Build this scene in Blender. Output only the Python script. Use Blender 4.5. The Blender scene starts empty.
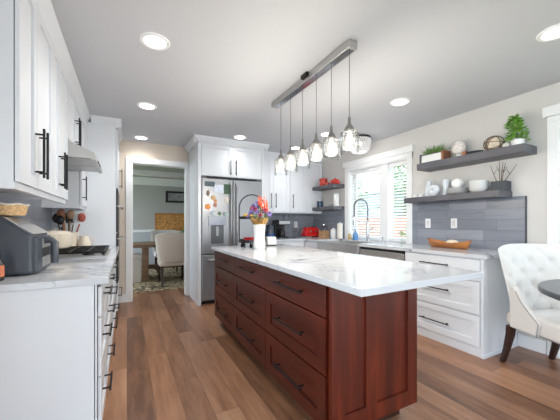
import bpy, bmesh, math, random
from math import sin, cos, pi, radians, sqrt, exp
from mathutils import Vector, Matrix
random.seed(7)
SC = bpy.context.scene
COL = SC.collection

# ------------------------------------------------------------------ camera, world, exposure
cam_d = bpy.data.cameras.new('camera'); cam = bpy.data.objects.new('camera', cam_d); COL.objects.link(cam)
FPX = 290.0
cam_d.sensor_width = 36.0; cam_d.lens = 36.0*FPX/560.0
cam_d.shift_y = (222.5-210.0)/560.0
cam_d.clip_start = 0.02
cam.location = (0, 0, 1.2)
cam.rotation_euler = (pi/2, 0, -math.atan((280-127)/FPX))
SC.camera = cam
W = bpy.data.worlds.new('world'); SC.world = W; W.use_nodes = True
bg = W.node_tree.nodes['Background']; bg.inputs[0].default_value = (0.81, 0.91, 1.0, 1); bg.inputs[1].default_value = 5.0
SC.view_settings.view_transform = 'Standard'; SC.view_settings.look = 'None'
SC.view_settings.gamma = 1.0; SC.view_settings.use_curve_mapping = False
SC.view_settings.exposure = 0.34
XSIDE = -.84
LAMP = 18.0          # watts of each recessed ceiling lamp
def area(name, loc, rot, sx, sy, power, color=(1, 1, 1), portal=False):
    l = bpy.data.lights.new(name, 'AREA'); l.shape = 'RECTANGLE'; l.size = sx; l.size_y = sy; l.energy = power; l.color = color
    if portal: l.cycles.is_portal = True
    o = bpy.data.objects.new(name, l); COL.objects.link(o); o.location = loc; o.rotation_euler = rot
    return o
# daylight portals exactly in outer wall openings; rear, side, dining ones added for light
area('portal_window', (3.53, 3.275, 1.5), (0, pi/2, 0), 1.16, 1.18, 1, portal=True)
area('portal_glazed_door', (3.53, 0.665, 1.05), (0, pi/2, 0), 2.08, .88, 1, portal=True)
area('portal_rear_opening', (2.1, -3.03, 1.13), (pi/2, 0, 0), 2.4, 2.24, 1, portal=True)
area('portal_side', (XSIDE, -.85, 1.12), (0, -pi/2, 0), 2.2, 3.25, 1, portal=True)
area('portal_dining', (-1.53, 7.2, 1.35), (0, -pi/2, 0), 1.9, 2.4, 1, portal=True)

# ------------------------------------------------------------------ materials
def lin(c):
    return tuple((v/255/12.92 if v/255 <= .04045 else ((v/255+.055)/1.055)**2.4) for v in c)
def new_mat(name):
    m = bpy.data.materials.new(name); m.use_nodes = True
    return m, m.node_tree, m.node_tree.nodes['Principled BSDF']
def N(t, kind, **kw):
    n = t.nodes.new(kind)
    for k, v in kw.items(): setattr(n, k, v)
    return n
def mth(t, op, a, b=None, c=None):
    n = N(t, 'ShaderNodeMath', operation=op)
    for i, v in enumerate((a, b, c)):
        if v is None: continue
        if isinstance(v, (int, float)): n.inputs[i].default_value = v
        else: t.links.new(v, n.inputs[i])
    return n.outputs[0]
def ramp(t, fac, stops):
    r = N(t, 'ShaderNodeValToRGB'); el = r.color_ramp.elements
    while len(el) < len(stops): el.new(0.5)
    for e, (p, c) in zip(el, stops): e.position = p; e.color = (*c, 1)
    t.links.new(fac, r.inputs[0]); return r.outputs[0]
def coords(t, scale=(1, 1, 1)):
    tc = N(t, 'ShaderNodeTexCoord'); mp = N(t, 'ShaderNodeMapping'); mp.inputs['Scale'].default_value = scale
    t.links.new(tc.outputs['Object'], mp.inputs['Vector']); return mp.outputs[0]
def noise(t, vec, scale, detail=4, rough=.5, dist=0):
    n = N(t, 'ShaderNodeTexNoise'); n.inputs['Scale'].default_value = scale; n.inputs['Detail'].default_value = detail
    n.inputs['Roughness'].default_value = rough; n.inputs['Distortion'].default_value = dist
    t.links.new(vec, n.inputs['Vector']); return n.outputs[0]
def bump(t, b, h, strength=.2, dist=.01):
    n = N(t, 'ShaderNodeBump'); n.inputs['Strength'].default_value = strength; n.inputs['Distance'].default_value = dist
    t.links.new(h, n.inputs['Height']); t.links.new(n.outputs[0], b.inputs['Normal'])
def mixc(t, fac, a, b, blend='MIX'):
    n = N(t, 'ShaderNodeMix', data_type='RGBA', blend_type=blend)
    for i, v in ((0, fac), (6, a), (7, b)):
        if isinstance(v, (int, float)): n.inputs[i].default_value = v
        elif isinstance(v, tuple): n.inputs[i].default_value = (*v, 1)
        else: t.links.new(v, n.inputs[i])
    return n.outputs[2]
def plain(name, rgb, rough=.5, metal=0., var=.06, scale=14., stretch=(1, 1, 1), emit=None, estr=0, bmp=0., sheen=0., spec=.5, coat=0.):
    m, t, b = new_mat(name); c = lin(rgb)
    lo = tuple(max(0, v*(1-var)) for v in c); hi = tuple(min(1, v*(1+var)) for v in c)
    f = noise(t, coords(t, stretch), scale, 3)
    t.links.new(ramp(t, f, [(.3, lo), (.7, hi)]), b.inputs['Base Color'])
    b.inputs['Roughness'].default_value = rough; b.inputs['Metallic'].default_value = metal
    b.inputs['Specular IOR Level'].default_value = spec
    if sheen: b.inputs['Sheen Weight'].default_value = sheen
    if coat: b.inputs['Coat Weight'].default_value = coat; b.inputs['Coat Roughness'].default_value = .08
    if emit: b.inputs['Emission Color'].default_value = (*lin(emit), 1); b.inputs['Emission Strength'].default_value = estr
    if bmp: bump(t, b, f, bmp, .004)
    return m
def plank_mat(name, along, across, wid, length, stops, gapc, gap, rough=.35, grain=1.0, bmp=.3):
    """boards or tiles: rows of one width, each row shifted by its own amount"""
    m, t, b = new_mat(name)
    tc = N(t, 'ShaderNodeTexCoord'); sp = N(t, 'ShaderNodeSeparateXYZ'); t.links.new(tc.outputs['Object'], sp.inputs[0])
    A = sp.outputs[along]; B = sp.outputs[across]
    rowf = mth(t, 'DIVIDE', B, wid); row = mth(t, 'FLOOR', rowf)
    wn = N(t, 'ShaderNodeTexWhiteNoise', noise_dimensions='1D'); t.links.new(row, wn.inputs['W'])
    lf = mth(t, 'ADD', mth(t, 'DIVIDE', A, length), mth(t, 'MULTIPLY', wn.outputs[0], 7.31)); idx = mth(t, 'FLOOR', lf)
    cv = N(t, 'ShaderNodeCombineXYZ'); t.links.new(row, cv.inputs[0]); t.links.new(idx, cv.inputs[1])
    w2 = N(t, 'ShaderNodeTexWhiteNoise', noise_dimensions='2D'); t.links.new(cv.outputs[0], w2.inputs['Vector'])
    g = [1, 1, 1]; g[along] = .12
    sh = N(t, 'ShaderNodeVectorMath', operation='ADD'); mp = N(t, 'ShaderNodeMapping'); mp.inputs['Scale'].default_value = g
    t.links.new(tc.outputs['Object'], mp.inputs['Vector'])
    sc = N(t, 'ShaderNodeVectorMath', operation='SCALE'); sc.inputs['Scale'].default_value = 9.; t.links.new(w2.outputs[1], sc.inputs[0])
    t.links.new(mp.outputs[0], sh.inputs[0]); t.links.new(sc.outputs[0], sh.inputs[1])
    n1 = noise(t, sh.outputs[0], 22, 6, .62, .4); n2 = noise(t, sh.outputs[0], 5, 3, .5, .8)
    tone = mth(t, 'ADD', mth(t, 'MULTIPLY', w2.outputs[0], .55), mth(t, 'ADD', mth(t, 'MULTIPLY', mth(t, 'SUBTRACT', n1, .5), .85*grain), mth(t, 'MULTIPLY', n2, .45)))
    colr = ramp(t, tone, stops)
    fr = mth(t, 'FRACT', rowf); fl = mth(t, 'FRACT', lf)
    e1 = mth(t, 'MULTIPLY', mth(t, 'MINIMUM', fr, mth(t, 'SUBTRACT', 1, fr)), wid)
    e2 = mth(t, 'MULTIPLY', mth(t, 'MINIMUM', fl, mth(t, 'SUBTRACT', 1, fl)), length)
    isgap = mth(t, 'LESS_THAN', mth(t, 'MINIMUM', e1, e2), gap)
    t.links.new(mixc(t, isgap, colr, gapc), b.inputs['Base Color'])
    b.inputs['Roughness'].default_value = rough
    t.links.new(mth(t, 'ADD', rough-.06, mth(t, 'MULTIPLY', n1, .14)), b.inputs['Roughness'])
    bump(t, b, mth(t, 'SUBTRACT', mth(t, 'MULTIPLY', n1, .15*grain), isgap), bmp, .002)
    return m
def wood(name, stops, axis=2, scale=9., rough=.35, coat=0.):
    m, t, b = new_mat(name); s = [1, 1, 1]; s[axis] = .1
    v = coords(t, s); n1 = noise(t, v, scale*2.2, 6, .6, .6); n2 = noise(t, v, scale*.5, 2, .5, 1.)
    f = mth(t, 'ADD', mth(t, 'MULTIPLY', n1, .6), mth(t, 'MULTIPLY', n2, .4))
    t.links.new(ramp(t, f, stops), b.inputs['Base Color']); b.inputs['Roughness'].default_value = rough
    if coat: b.inputs['Coat Weight'].default_value = coat; b.inputs['Coat Roughness'].default_value = .12
    bump(t, b, n1, .08, .002); return m
def marble(name):
    m, t, b = new_mat(name); v = coords(t)
    n = noise(t, v, 1.1, 5, .5, 1.1); r = mth(t, 'ABSOLUTE', mth(t, 'SUBTRACT', n, .5))
    n2 = noise(t, v, 2.6, 5, .55, 1.6); r2 = mth(t, 'ABSOLUTE', mth(t, 'SUBTRACT', n2, .5))
    msk = noise(t, v, 1.7, 2); w = lin((203, 207, 213))
    vein = ramp(t, r, [(0, lin((128, 133, 145))), (.009, lin((172, 176, 185))), (.03, w)])
    vein2 = ramp(t, r2, [(0, lin((160, 164, 173))), (.014, w)])
    f = ramp(t, msk, [(.42, (0, 0, 0)), (.58, (1, 1, 1))])
    c = mixc(t, f, w, mixc(t, 1., vein, vein2, 'DARKEN'))
    t.links.new(c, b.inputs['Base Color']); b.inputs['Roughness'].default_value = .1
    return m
def thin_glass(name, tint=(1, 1, 1), refl=1.0, ripple=0.):
    m = bpy.data.materials.new(name); m.use_nodes = True; t = m.node_tree; t.nodes.clear()
    out = N(t, 'ShaderNodeOutputMaterial'); mx = N(t, 'ShaderNodeMixShader')
    tr = N(t, 'ShaderNodeBsdfTransparent'); tr.inputs[0].default_value = (*tint, 1)
    gl = N(t, 'ShaderNodeBsdfGlossy'); gl.inputs['Roughness'].default_value = .03
    lw = N(t, 'ShaderNodeLayerWeight'); lw.inputs[0].default_value = .25
    t.links.new(mth(t, 'MULTIPLY', lw.outputs['Fresnel'], refl), mx.inputs[0])
    if ripple:
        bp = N(t, 'ShaderNodeBump'); bp.inputs['Strength'].default_value = ripple; bp.inputs['Distance'].default_value = .01
        vo = N(t, 'ShaderNodeTexVoronoi'); vo.inputs['Scale'].default_value = 60; t.links.new(coords(t), vo.inputs['Vector'])
        t.links.new(vo.outputs['Distance'], bp.inputs['Height']); t.links.new(bp.outputs[0], gl.inputs['Normal']); t.links.new(bp.outputs[0], lw.inputs['Normal'])
    t.links.new(tr.outputs[0], mx.inputs[1]); t.links.new(gl.outputs[0], mx.inputs[2]); t.links.new(mx.outputs[0], out.inputs[0])
    return m
def crackle(name):
    m, t, b = new_mat(name); v = coords(t)
    vo = N(t, 'ShaderNodeTexVoronoi', feature='DISTANCE_TO_EDGE'); vo.inputs['Scale'].default_value = 42; t.links.new(v, vo.inputs['Vector'])
    f = ramp(t, vo.outputs['Distance'], [(0, (.25, .25, .27)), (.3, (.74, .74, .75))])
    t.links.new(f, b.inputs['Base Color']); t.links.new(f, b.inputs['Emission Color']); b.inputs['Emission Strength'].default_value = .05
    b.inputs['Roughness'].default_value = .15; b.inputs['Alpha'].default_value = .5
    bump(t, b, vo.outputs['Distance'], .6, .004); return m
def glow(name, rgb, s):
    m = bpy.data.materials.new(name); m.use_nodes = True; t = m.node_tree; t.nodes.clear()
    out = N(t, 'ShaderNodeOutputMaterial'); e = N(t, 'ShaderNodeEmission'); e.inputs[0].default_value = (*lin(rgb), 1); e.inputs[1].default_value = s
    t.links.new(e.outputs[0], out.inputs[0]); return m

M = {}
M['white'] = plain('white_cabinet_paint', (221, 225, 231), .32, var=.012, scale=3)
M['trim'] = plain('white_trim_paint', (234, 236, 238), .4, var=.01, scale=3)
M['ceil'] = plain('ceiling_paint', (196, 199, 205), .9, var=.02, scale=90, bmp=.15)
M['wall'] = plain('greige_wall_paint', (208, 206, 204), .85, var=.02, scale=60, bmp=.08)
M['wallbeige'] = plain('beige_wall_paint', (214, 203, 190), .85, var=.02, scale=60, bmp=.08)
M['graywall'] = plain('grey_wall_paint', (176, 175, 172), .85, var=.02, scale=60)
M['floor'] = plank_mat('hardwood_floor', 1, 0, .162, 1.5, [(.12, lin((100, 68, 50))), (.4, lin((138, 97, 72))), (.65, lin((160, 117, 89))), (.95, lin((186, 144, 113)))], lin((104, 72, 56)), .0013, .3, 1.1)
tstops = [(.15, lin((122, 127, 137))), (.5, lin((134, 139, 150))), (.9, lin((150, 155, 166)))]
M['tile_x'] = plank_mat('slate_tile_long_wall', 1, 2, .112, .405, tstops, lin((104, 108, 117)), .0018, .28, .5, .4)
M['tile_l'] = plank_mat('slate_tile_cooktop_wall', 1, 2, .112, .405, tstops, lin((124, 129, 139)), .0012, .32, .3, .03)
M['tile_y'] = plank_mat('slate_tile_short_wall', 0, 2, .112, .405, tstops, lin((104, 108, 117)), .0018, .28, .5, .4)
M['quartz'] = marble('white_veined_quartz')
cher = [(.25, lin((46, 12, 4))), (.5, lin((84, 26, 10))), (.72, lin((124, 48, 22)))]
M['cherry'] = wood('cherry_stain_upright', cher, 2, 8, .38, .15)
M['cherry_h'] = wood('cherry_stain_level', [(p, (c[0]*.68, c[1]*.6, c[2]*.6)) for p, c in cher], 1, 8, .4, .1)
M['black'] = plain('matt_black_metal', (36, 35, 37), .38, .6, var=.1)
M['blackp'] = plain('black_plastic', (30, 31, 34), .35, var=.1)
M['steel'] = plain('brushed_steel', (154, 156, 160), .4, .72, var=.08, scale=30, stretch=(12, 12, .2))
M['steel_h'] = plain('brushed_steel_level', (190, 189, 188), .36, .75, var=.08, scale=30, stretch=(.2, .2, 14))
M['chrome'] = plain('polished_nickel', (205, 205, 208), .12, 1., var=.02)
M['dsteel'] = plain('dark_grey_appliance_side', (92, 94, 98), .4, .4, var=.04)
M['slate'] = plain('dark_slate_plastic', (66, 71, 80), .36, var=.06)
M['shelf'] = wood('charcoal_stained_wood', [(.3, lin((66, 66, 72))), (.7, lin((98, 98, 105)))], 1, 8, .45)
M['capgrey'] = plain('brushed_grey_cap', (128, 127, 126), .42, .5)
M['glass'] = thin_glass('clear_glass', (.97, .985, .98), .8)
M['pane'] = thin_glass('window_glass', (.96, .98, .98), .5)
M['crackle'] = crackle('lit_crackle_glass')
M['wavy'] = thin_glass('rippled_glass', (.95, .96, .97), 1.3, .9)
M['lens'] = glow('lit_lamp_lens', (255, 248, 238), 9.)
M['bulb'] = glow('lit_bulb', (255, 240, 216), 2.)
M['cream'] = plain('cream_linen', (212, 209, 206), .9, var=.03, scale=160, bmp=.2, sheen=.3)
M['creamdark'] = plain('oatmeal_linen', (214, 205, 196), .9, var=.04, scale=160, bmp=.2, sheen=.3)
M['espresso'] = wood('espresso_wood', [(.3, lin((30, 17, 14))), (.7, lin((58, 34, 27)))], 2, 8, .35)
M['tablegrey'] = wood('dark_grey_wood', [(.3, lin((58, 60, 64))), (.7, lin((92, 95, 100)))], 0, 6, .3)
M['oak'] = wood('weathered_oak', [(.3, lin((112, 86, 66))), (.7, lin((160, 130, 104)))], 0, 6, .5)
M['carved'] = plain('carved_orange_wood', (196, 142, 80), .55, var=.5, scale=26, bmp=.9)
M['ceramic'] = plain('white_ceramic', (224, 225, 225), .18, var=.01)
M['ceramicg'] = plain('pale_blue_grey_ceramic', (205, 212, 220), .22, var=.05, scale=20)
M['creamcer'] = plain('cream_enamel', (232, 220, 202), .25, var=.02)
M['red'] = plain('glossy_red', (196, 26, 30), .18, var=.04)
M['redware'] = plain('red_stoneware', (196, 62, 52), .25, var=.08)
M['boxred'] = plain('brick_red_wood', (158, 76, 60), .5)
M['bluemug'] = plain('dark_blue_glaze', (44, 74, 104), .25, var=.1)
M['leaf'] = plain('green_leaf', (112, 164, 60), .55, var=.4, scale=30)
M['leafd'] = plain('grass_green', (96, 136, 66), .6, var=.4, scale=40)
M['treeleaf'] = plain('outdoor_leaf', (104, 142, 88), .7, var=.4, scale=6)
M['bark'] = plain('bark', (96, 76, 60), .9, var=.3, scale=20)
M['cedar'] = plank_mat('cedar_fence_boards', 2, 1, .14, 3., [(.1, lin((160, 104, 80))), (.9, lin((190, 134, 106)))], lin((110, 76, 60)), .004, .8)
M['lawn'] = plain('lawn', (112, 138, 82), .95, var=.3, scale=12)
M['wicker'] = plain('wicker', (220, 184, 136), .75, var=.35, scale=70, stretch=(1, 1, 2.), bmp=.8)
M['cloth'] = plain('white_cotton', (232, 228, 220), .9, var=.05, scale=60, bmp=.3)
M['bowlwood'] = wood('honey_wood', [(.3, lin((166, 100, 48))), (.7, lin((206, 140, 76)))], 1, 8, .4)
M['boxwood'] = wood('brown_wood', [(.3, lin((118, 74, 50))), (.7, lin((160, 108, 76)))], 2, 10, .5)
M['darkbox'] = plain('charcoal_planter', (66, 70, 77), .6, var=.08)
M['twig'] = plain('dry_twig', (104, 88, 78), .85, var=.2)
M['rope'] = plain('pale_woven_rope', (214, 200, 180), .85, var=.25, scale=60)
M['egg'] = plain('speckled_white', (214, 208, 204), .6, var=.28, scale=55, bmp=.5)
M['wheat'] = plain('dried_wheat', (196, 160, 104), .85, var=.35, scale=60)
M['purple'] = plain('purple_petal', (118, 100, 168), .7, var=.35, scale=50)
M['magenta'] = plain('crimson_petal', (164, 36, 78), .7, var=.3, scale=50)
M['orange'] = plain('orange_petal', (236, 98, 40), .6, var=.25, scale=50)
M['stem'] = plain('green_stem', (92, 112, 60), .7)
M['yellow'] = plain('yellow_peel', (226, 182, 62), .5, var=.1)
M['amber'] = plain('amber_soap', (206, 176, 122), .2, var=.05)
M['bluesoap'] = plain('blue_soap', (84, 138, 192), .15, var=.1)
M['kettleblue'] = thin_glass('blue_kettle_glass', (.25, .42, .62), 1.0)
M['rug'] = None
def rug_mat():
    m, t, b = new_mat('patterned_rug'); v = coords(t)
    vo = N(t, 'ShaderNodeTexVoronoi', feature='DISTANCE_TO_EDGE'); vo.inputs['Scale'].default_value = 7; t.links.new(v, vo.inputs['Vector'])
    n = noise(t, v, 14, 3)
    f = mth(t, 'ADD', mth(t, 'MULTIPLY', vo.outputs[0], 2.), mth(t, 'MULTIPLY', n, .5))
    t.links.new(ramp(t, f, [(.25, lin((68, 62, 58))), (.4, lin((132, 116, 84))), (.55, lin((206, 190, 158))), (.8, lin((150, 138, 110)))]), b.inputs['Base Color'])
    b.inputs['Roughness'].default_value = .95; return m
M['rug'] = rug_mat()

# ------------------------------------------------------------------ mesh builder
OFF = {}
class MB:
    def __init__(s): s.v = []; s.f = []
    def add(s, vs, fs):
        o = len(s.v); s.v += [tuple(v) for v in vs]; s.f += [tuple(i+o for i in f) for f in fs]; return s
    def box(s, x0, x1, y0, y1, z0, z1):
        x0, x1 = min(x0, x1), max(x0, x1); y0, y1 = min(y0, y1), max(y0, y1); z0, z1 = min(z0, z1), max(z0, z1)
        return s.add([(x0,y0,z0),(x1,y0,z0),(x1,y1,z0),(x0,y1,z0),(x0,y0,z1),(x1,y0,z1),(x1,y1,z1),(x0,y1,z1)],
            [(0,3,2,1),(4,5,6,7),(0,1,5,4),(1,2,6,5),(2,3,7,6),(3,0,4,7)])
    def lathe(s, prof, c=(0,0,0), seg=24, sx=1., sy=1., close=True):
        vs = []; fs = []; n = len(prof)
        for r, z in prof:
            for k in range(seg):
                a = 2*pi*k/seg; vs.append((c[0]+r*cos(a)*sx, c[1]+r*sin(a)*sy, c[2]+z))
        for i in range(n-1):
            for k in range(seg):
                k2 = (k+1) % seg; fs.append((i*seg+k, i*seg+k2, (i+1)*seg+k2, (i+1)*seg+k))
        if close:
            if prof[0][0] > 1e-6: fs.append(tuple(reversed(range(seg))))
            if prof[-1][0] > 1e-6: fs.append(tuple(range((n-1)*seg, n*seg)))
        return s.add(vs, fs)
    def cyl(s, c, r, h, seg=20, r2=None): return s.lathe([(r, 0), (r if r2 is None else r2, h)], c, seg)
    def tube(s, pts, r, seg=8, closed=False):
        pts = [Vector(p) for p in pts]; n = len(pts); vs = []; fs = []
        rs = r if isinstance(r, (list, tuple)) else [r]*n
        up = None
        for i, p in enumerate(pts):
            a = pts[i-1] if (i or closed) else p; b = pts[(i+1) % n] if (i < n-1 or closed) else p
            d = (b-a).normalized()
            if up is None: up = Vector((0,0,1)) if abs(d.z) < .9 else Vector((1,0,0))
            x = d.cross(up)
            if x.length < 1e-5: x = d.cross(Vector((0,1,0)))
            x.normalize(); y = x.cross(d).normalized(); up = y
            for k in range(seg):
                t = 2*pi*k/seg; vs.append(p + x*cos(t)*rs[i] + y*sin(t)*rs[i])
        m = n if closed else n-1
        for i in range(m):
            j = (i+1) % n
            for k in range(seg):
                k2 = (k+1) % seg; fs.append((i*seg+k, i*seg+k2, j*seg+k2, j*seg+k))
        if not closed: fs += [tuple(reversed(range(seg))), tuple(range((n-1)*seg, n*seg))]
        return s.add(vs, fs)
    def ell(s, c, rx, ry, rz, seg=16, rings=10, z0=-1., z1=1.):
        a0, a1 = math.asin(z0), math.asin(z1)
        prof = [(cos(a0+(a1-a0)*i/rings), sin(a0+(a1-a0)*i/rings)) for i in range(rings+1)]
        vs = []; fs = []
        for q, z in prof:
            for k in range(seg):
                a = 2*pi*k/seg; vs.append((c[0]+rx*q*cos(a), c[1]+ry*q*sin(a), c[2]+rz*z))
        for i in range(rings):
            for k in range(seg):
                k2 = (k+1) % seg; fs.append((i*seg+k, i*seg+k2, (i+1)*seg+k2, (i+1)*seg+k))
        fs += [tuple(reversed(range(seg))), tuple(range(rings*seg, (rings+1)*seg))]
        return s.add(vs, fs)
    def prism(s, poly, axis, a0, a1):
        """poly of 2-D points in the two other axes (in xyz order), pushed along axis"""
        n = len(poly); vs = []
        for a in (a0, a1):
            for p, q in poly:
                vs.append({0: (a, p, q), 1: (p, a, q), 2: (p, q, a)}[axis])
        fs = [tuple(range(n)), tuple(range(2*n-1, n-1, -1))] + [(i, n+i, n+(i+1) % n, (i+1) % n) for i in range(n)]
        return s.add(vs, fs)
    def leaf(s, p, d, up, L, w):
        d = Vector(d).normalized(); x = d.cross(Vector(up))
        if x.length < 1e-4: x = d.cross(Vector((1, 0, 0)))
        x.normalize(); nrm = x.cross(d); p = Vector(p)
        a = p + d*L*.45 + x*w/2 + nrm*w*.15; b = p + d*L*.45 - x*w/2 + nrm*w*.15; c = p + d*L; m = p + d*L*.45
        return s.add([p, a, c, b, m], [(0, 4, 1), (1, 4, 2), (0, 3, 4), (3, 2, 4)])
    def build(s, name, mat, root=None, bevel=0., smooth=False, world=True, sub=0, seg=2):
        off = OFF.get(root.name, Vector((0,0,0))) if (root is not None and world) else Vector((0,0,0))
        me = bpy.data.meshes.new(name); me.from_pydata([tuple(Vector(v)-off) for v in s.v], [], s.f)
        bm = bmesh.new(); bm.from_mesh(me); bmesh.ops.recalc_face_normals(bm, faces=bm.faces); bm.to_mesh(me); bm.free()
        if smooth: me.polygons.foreach_set('use_smooth', [True]*len(me.polygons))
        me.materials.append(mat); o = bpy.data.objects.new(name, me); COL.objects.link(o)
        if smooth and smooth != 'full':
            try: me.set_sharp_from_angle(angle=radians(40))
            except Exception: pass
        if root is not None: o.parent = root; OFF[o.name] = off
        if bevel:
            b = o.modifiers.new('bevel', 'BEVEL'); b.width = bevel; b.segments = seg; b.limit_method = 'ANGLE'; b.angle_limit = radians(50)
        if sub:
            q = o.modifiers.new('subdivision', 'SUBSURF'); q.levels = sub; q.render_levels = sub
        return o
def tag(o, label, cat, group=None, kind=None):
    o['label'] = label; o['category'] = cat
    if group: o['group'] = group
    if kind: o['kind'] = kind
    return o
def thing(name, label, cat, loc=(0,0,0), group=None, rz=0.):
    o = bpy.data.objects.new(name, None); COL.objects.link(o); o.location = loc; o.rotation_euler = (0, 0, rz)
    o.empty_display_size = .05; OFF[o.name] = Vector(loc); return tag(o, label, cat, group)
def struct(name, mb, mat, **k):
    o = mb.build(name, mat, **k); o['kind'] = 'structure'; return o
def dup(o, loc=None, rz=None, label=None, parent=None):
    c = o.copy(); COL.objects.link(c)
    if parent is not None: c.parent = parent
    if loc is not None: c.location = loc; OFF[c.name] = Vector(loc)
    if rz is not None: c.rotation_euler = (0, 0, rz)
    if label: c['label'] = label
    for ch in list(o.children): dup(ch, parent=c)
    return c

# ------------------------------------------------------------------ the setting
XL, XR, YB, ZC = -.745, 3.38, 4.95, 2.44
WT = .16
struct('floor', MB().box(-1.55, XR+WT, -3.05, 9.0, -.1, 0), M['floor'])
struct('ceiling', MB().box(-1.55, XR+WT, -3.05, YB+.12, ZC+.002, ZC+.1), M['ceil'])
struct('wall_left', MB().box(XL-.12, XL-.002, .8, YB+.01, 0, ZC+.05).box(XL-.12, XL-.002, -3.05, -2.5, 0, ZC+.05).box(XL-.12, XL-.002, -2.5, .8, 2.25, ZC+.05), M['wall'])  # opening beside the camera is unseen, added to bring in side light
# right wall around the window and the glazed door
WY0, WY1, WZ0, WZ1 = 2.69, 3.86, .915, 2.075
DY0, DY1, DZ = .22, 1.11, 2.1
r = MB()
r.box(XR+.002, XR+WT, WY1, YB+.12, 0, ZC+.05); r.box(XR+.002, XR+WT, DY1, WY0, 0, ZC+.05); r.box(XR+.002, XR+WT, -3.05, DY0, 0, ZC+.05)
r.box(XR+.002, XR+WT, WY0, WY1, 0, WZ0); r.box(XR+.002, XR+WT, WY0, WY1, WZ1, ZC+.05); r.box(XR+.002, XR+WT, DY0, DY1, DZ, ZC+.05)
struct('wall_right', r, M['wall'])
OX0, OX1, OZ = .067, .865, 2.113
b_ = MB(); b_.box(XL-.12, OX0, YB+.002, YB+.12, 0, ZC+.05); b_.box(OX1, XR+.05, YB+.002, YB+.12, 0, ZC+.05); b_.box(OX0, OX1, YB+.002, YB+.12, OZ, ZC+.05)
struct('wall_back', b_, M['wallbeige'])
b_ = MB(); b_.box(XL-.12, .9, -3.05, -2.95, 0, ZC); b_.box(3.3, XR+WT, -3.05, -2.95, 0, ZC); b_.box(.9, 3.3, -3.05, -2.95, 2.25, ZC)  # unseen rear wall; its wide opening is added to let daylight in
struct('wall_front', b_, M['wall'])
# dining room shell
d_ = MB(); d_.box(-1.55, 2.6, 8.9, 9.0, 0, 2.6); struct('wall_dining_back', d_, M['graywall'])
d_ = MB(); d_.box(2.5, 2.6, YB+.12, 8.9, 0, 2.6); struct('wall_dining_right', d_, M['graywall'])
d_ = MB(); d_.box(-1.55, -1.45, YB+.12, 6.0, 0, 2.6); d_.box(-1.55, -1.45, 8.4, 8.9, 0, 2.6); d_.box(-1.55, -1.45, 6.0, 8.4, 0, .4); d_.box(-1.55, -1.45, 6.0, 8.4, 2.3, 2.6)  # unseen opening added here to light the dining room
d_.box(-1.55, XL-.12, YB, YB+.12, 0, 2.6)
struct('wall_dining_left', d_, M['graywall'])
struct('ceiling_dining', MB().box(-1.55, 2.6, YB+.12, 9.0, ZC, ZC+.1), M['graywall'])
struct('trim_1', MB().box(-1.45, 2.5, 7.55, 7.75, 2.33, ZC), M['trim'])                       # ceiling beam band
struct('trim_2', MB().prism([(8.9, 2.24), (8.9, ZC), (8.76, ZC), (8.80, 2.36), (8.86, 2.27)], 0, -1.45, 2.5), M['trim'])
struct('trim_3', MB().box(-1.45, 2.5, 8.865, 8.9, .93, 1.0), M['trim'])                        # chair rail
struct('wall_wainscot', MB().box(-1.45, 2.5, 8.885, 8.9, 0, .93), plain('pale_grey_wainscot', (178, 184, 188), .6, var=.02))
# doorway casing and jamb
t_ = MB(); cw = .085
t_.box(OX0-cw, OX0, YB-.02, YB, 0, OZ+.07); t_.box(OX1, OX1+.04, YB-.02, YB, 0, OZ+.07); t_.box(OX0-cw, OX1+.04, YB-.024, YB, OZ, OZ+.075)
t_.box(OX0-.001, OX0+.012, YB-.01, YB+.13, 0, OZ); t_.box(OX1-.012, OX1+.001, YB-.01, YB+.13, 0, OZ); t_.box(OX0, OX1, YB-.01, YB+.13, OZ-.012, OZ)
struct('trim_4', t_, M['trim'], bevel=.003)
struct('baseboard_back', MB().box(-.1, OX0-cw, YB-.016, YB, 0, .12), M['trim'], bevel=.003)
struct('baseboard_right', MB().box(XR-.016, XR, 1.2, 1.42, 0, .12), M['trim'], bevel=.003)
struct('baseboard_front', MB().box(XR-.016, XR, -2.9, -.81, 0, .12), M['trim'], bevel=.003)
# window: casing, jambs, frame, mullion, panes, sill
w = MB(); x = XR
w.box(x-.02, x, WY1, WY1+.09, WZ0, 2.145); w.box(x-.02, x, WY0-.09, WY0, WZ0, 2.145)
w.box(x-.024, x, WY0-.09, WY1+.09, WZ1, 2.145); w.box(x-.045, x, WY0-.115, WY1+.115, 2.145, 2.235)
window = struct('window_1', w, M['trim'], bevel=.004)
w = MB(); w.box(x, x+WT, WY1-.012, WY1, WZ0, WZ1); w.box(x, x+WT, WY0, WY0+.012, WZ0, WZ1); w.box(x, x+WT, WY0+.012, WY1-.012, WZ1-.012, WZ1)
w.box(x+.11, x+.15, WY0+.012, WY0+.05, WZ0, WZ1-.012); w.box(x+.11, x+.15, WY1-.05, WY1-.012, WZ0, WZ1-.012) 
for y0, y1 in ((WY0+.05, 3.04), (3.19, WY1-.05)): w.box(x+.11, x+.15, y0, y1, WZ1-.05, WZ1-.012); w.box(x+.11, x+.15, y0, y1, WZ0, WZ0+.06)
w.box(x+.02, x+.15, 3.04, 3.19, WZ0, WZ1-.012)
w.build('window_frame', M['trim'], window)
MB().box(x+.128, x+.132, WY0+.05, 3.04, WZ0+.06, WZ1-.05).build('pane', M['pane'], window)
MB().box(x+.128, x+.132, 3.19, WY1-.05, WZ0+.06, WZ1-.05).build('pane', M['pane'], window)
MB().box(x-.0, x+WT, WY0+.013, WY1-.013, WZ0, WZ0+.012).build('window_sill', M['quartz'], window)
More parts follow.
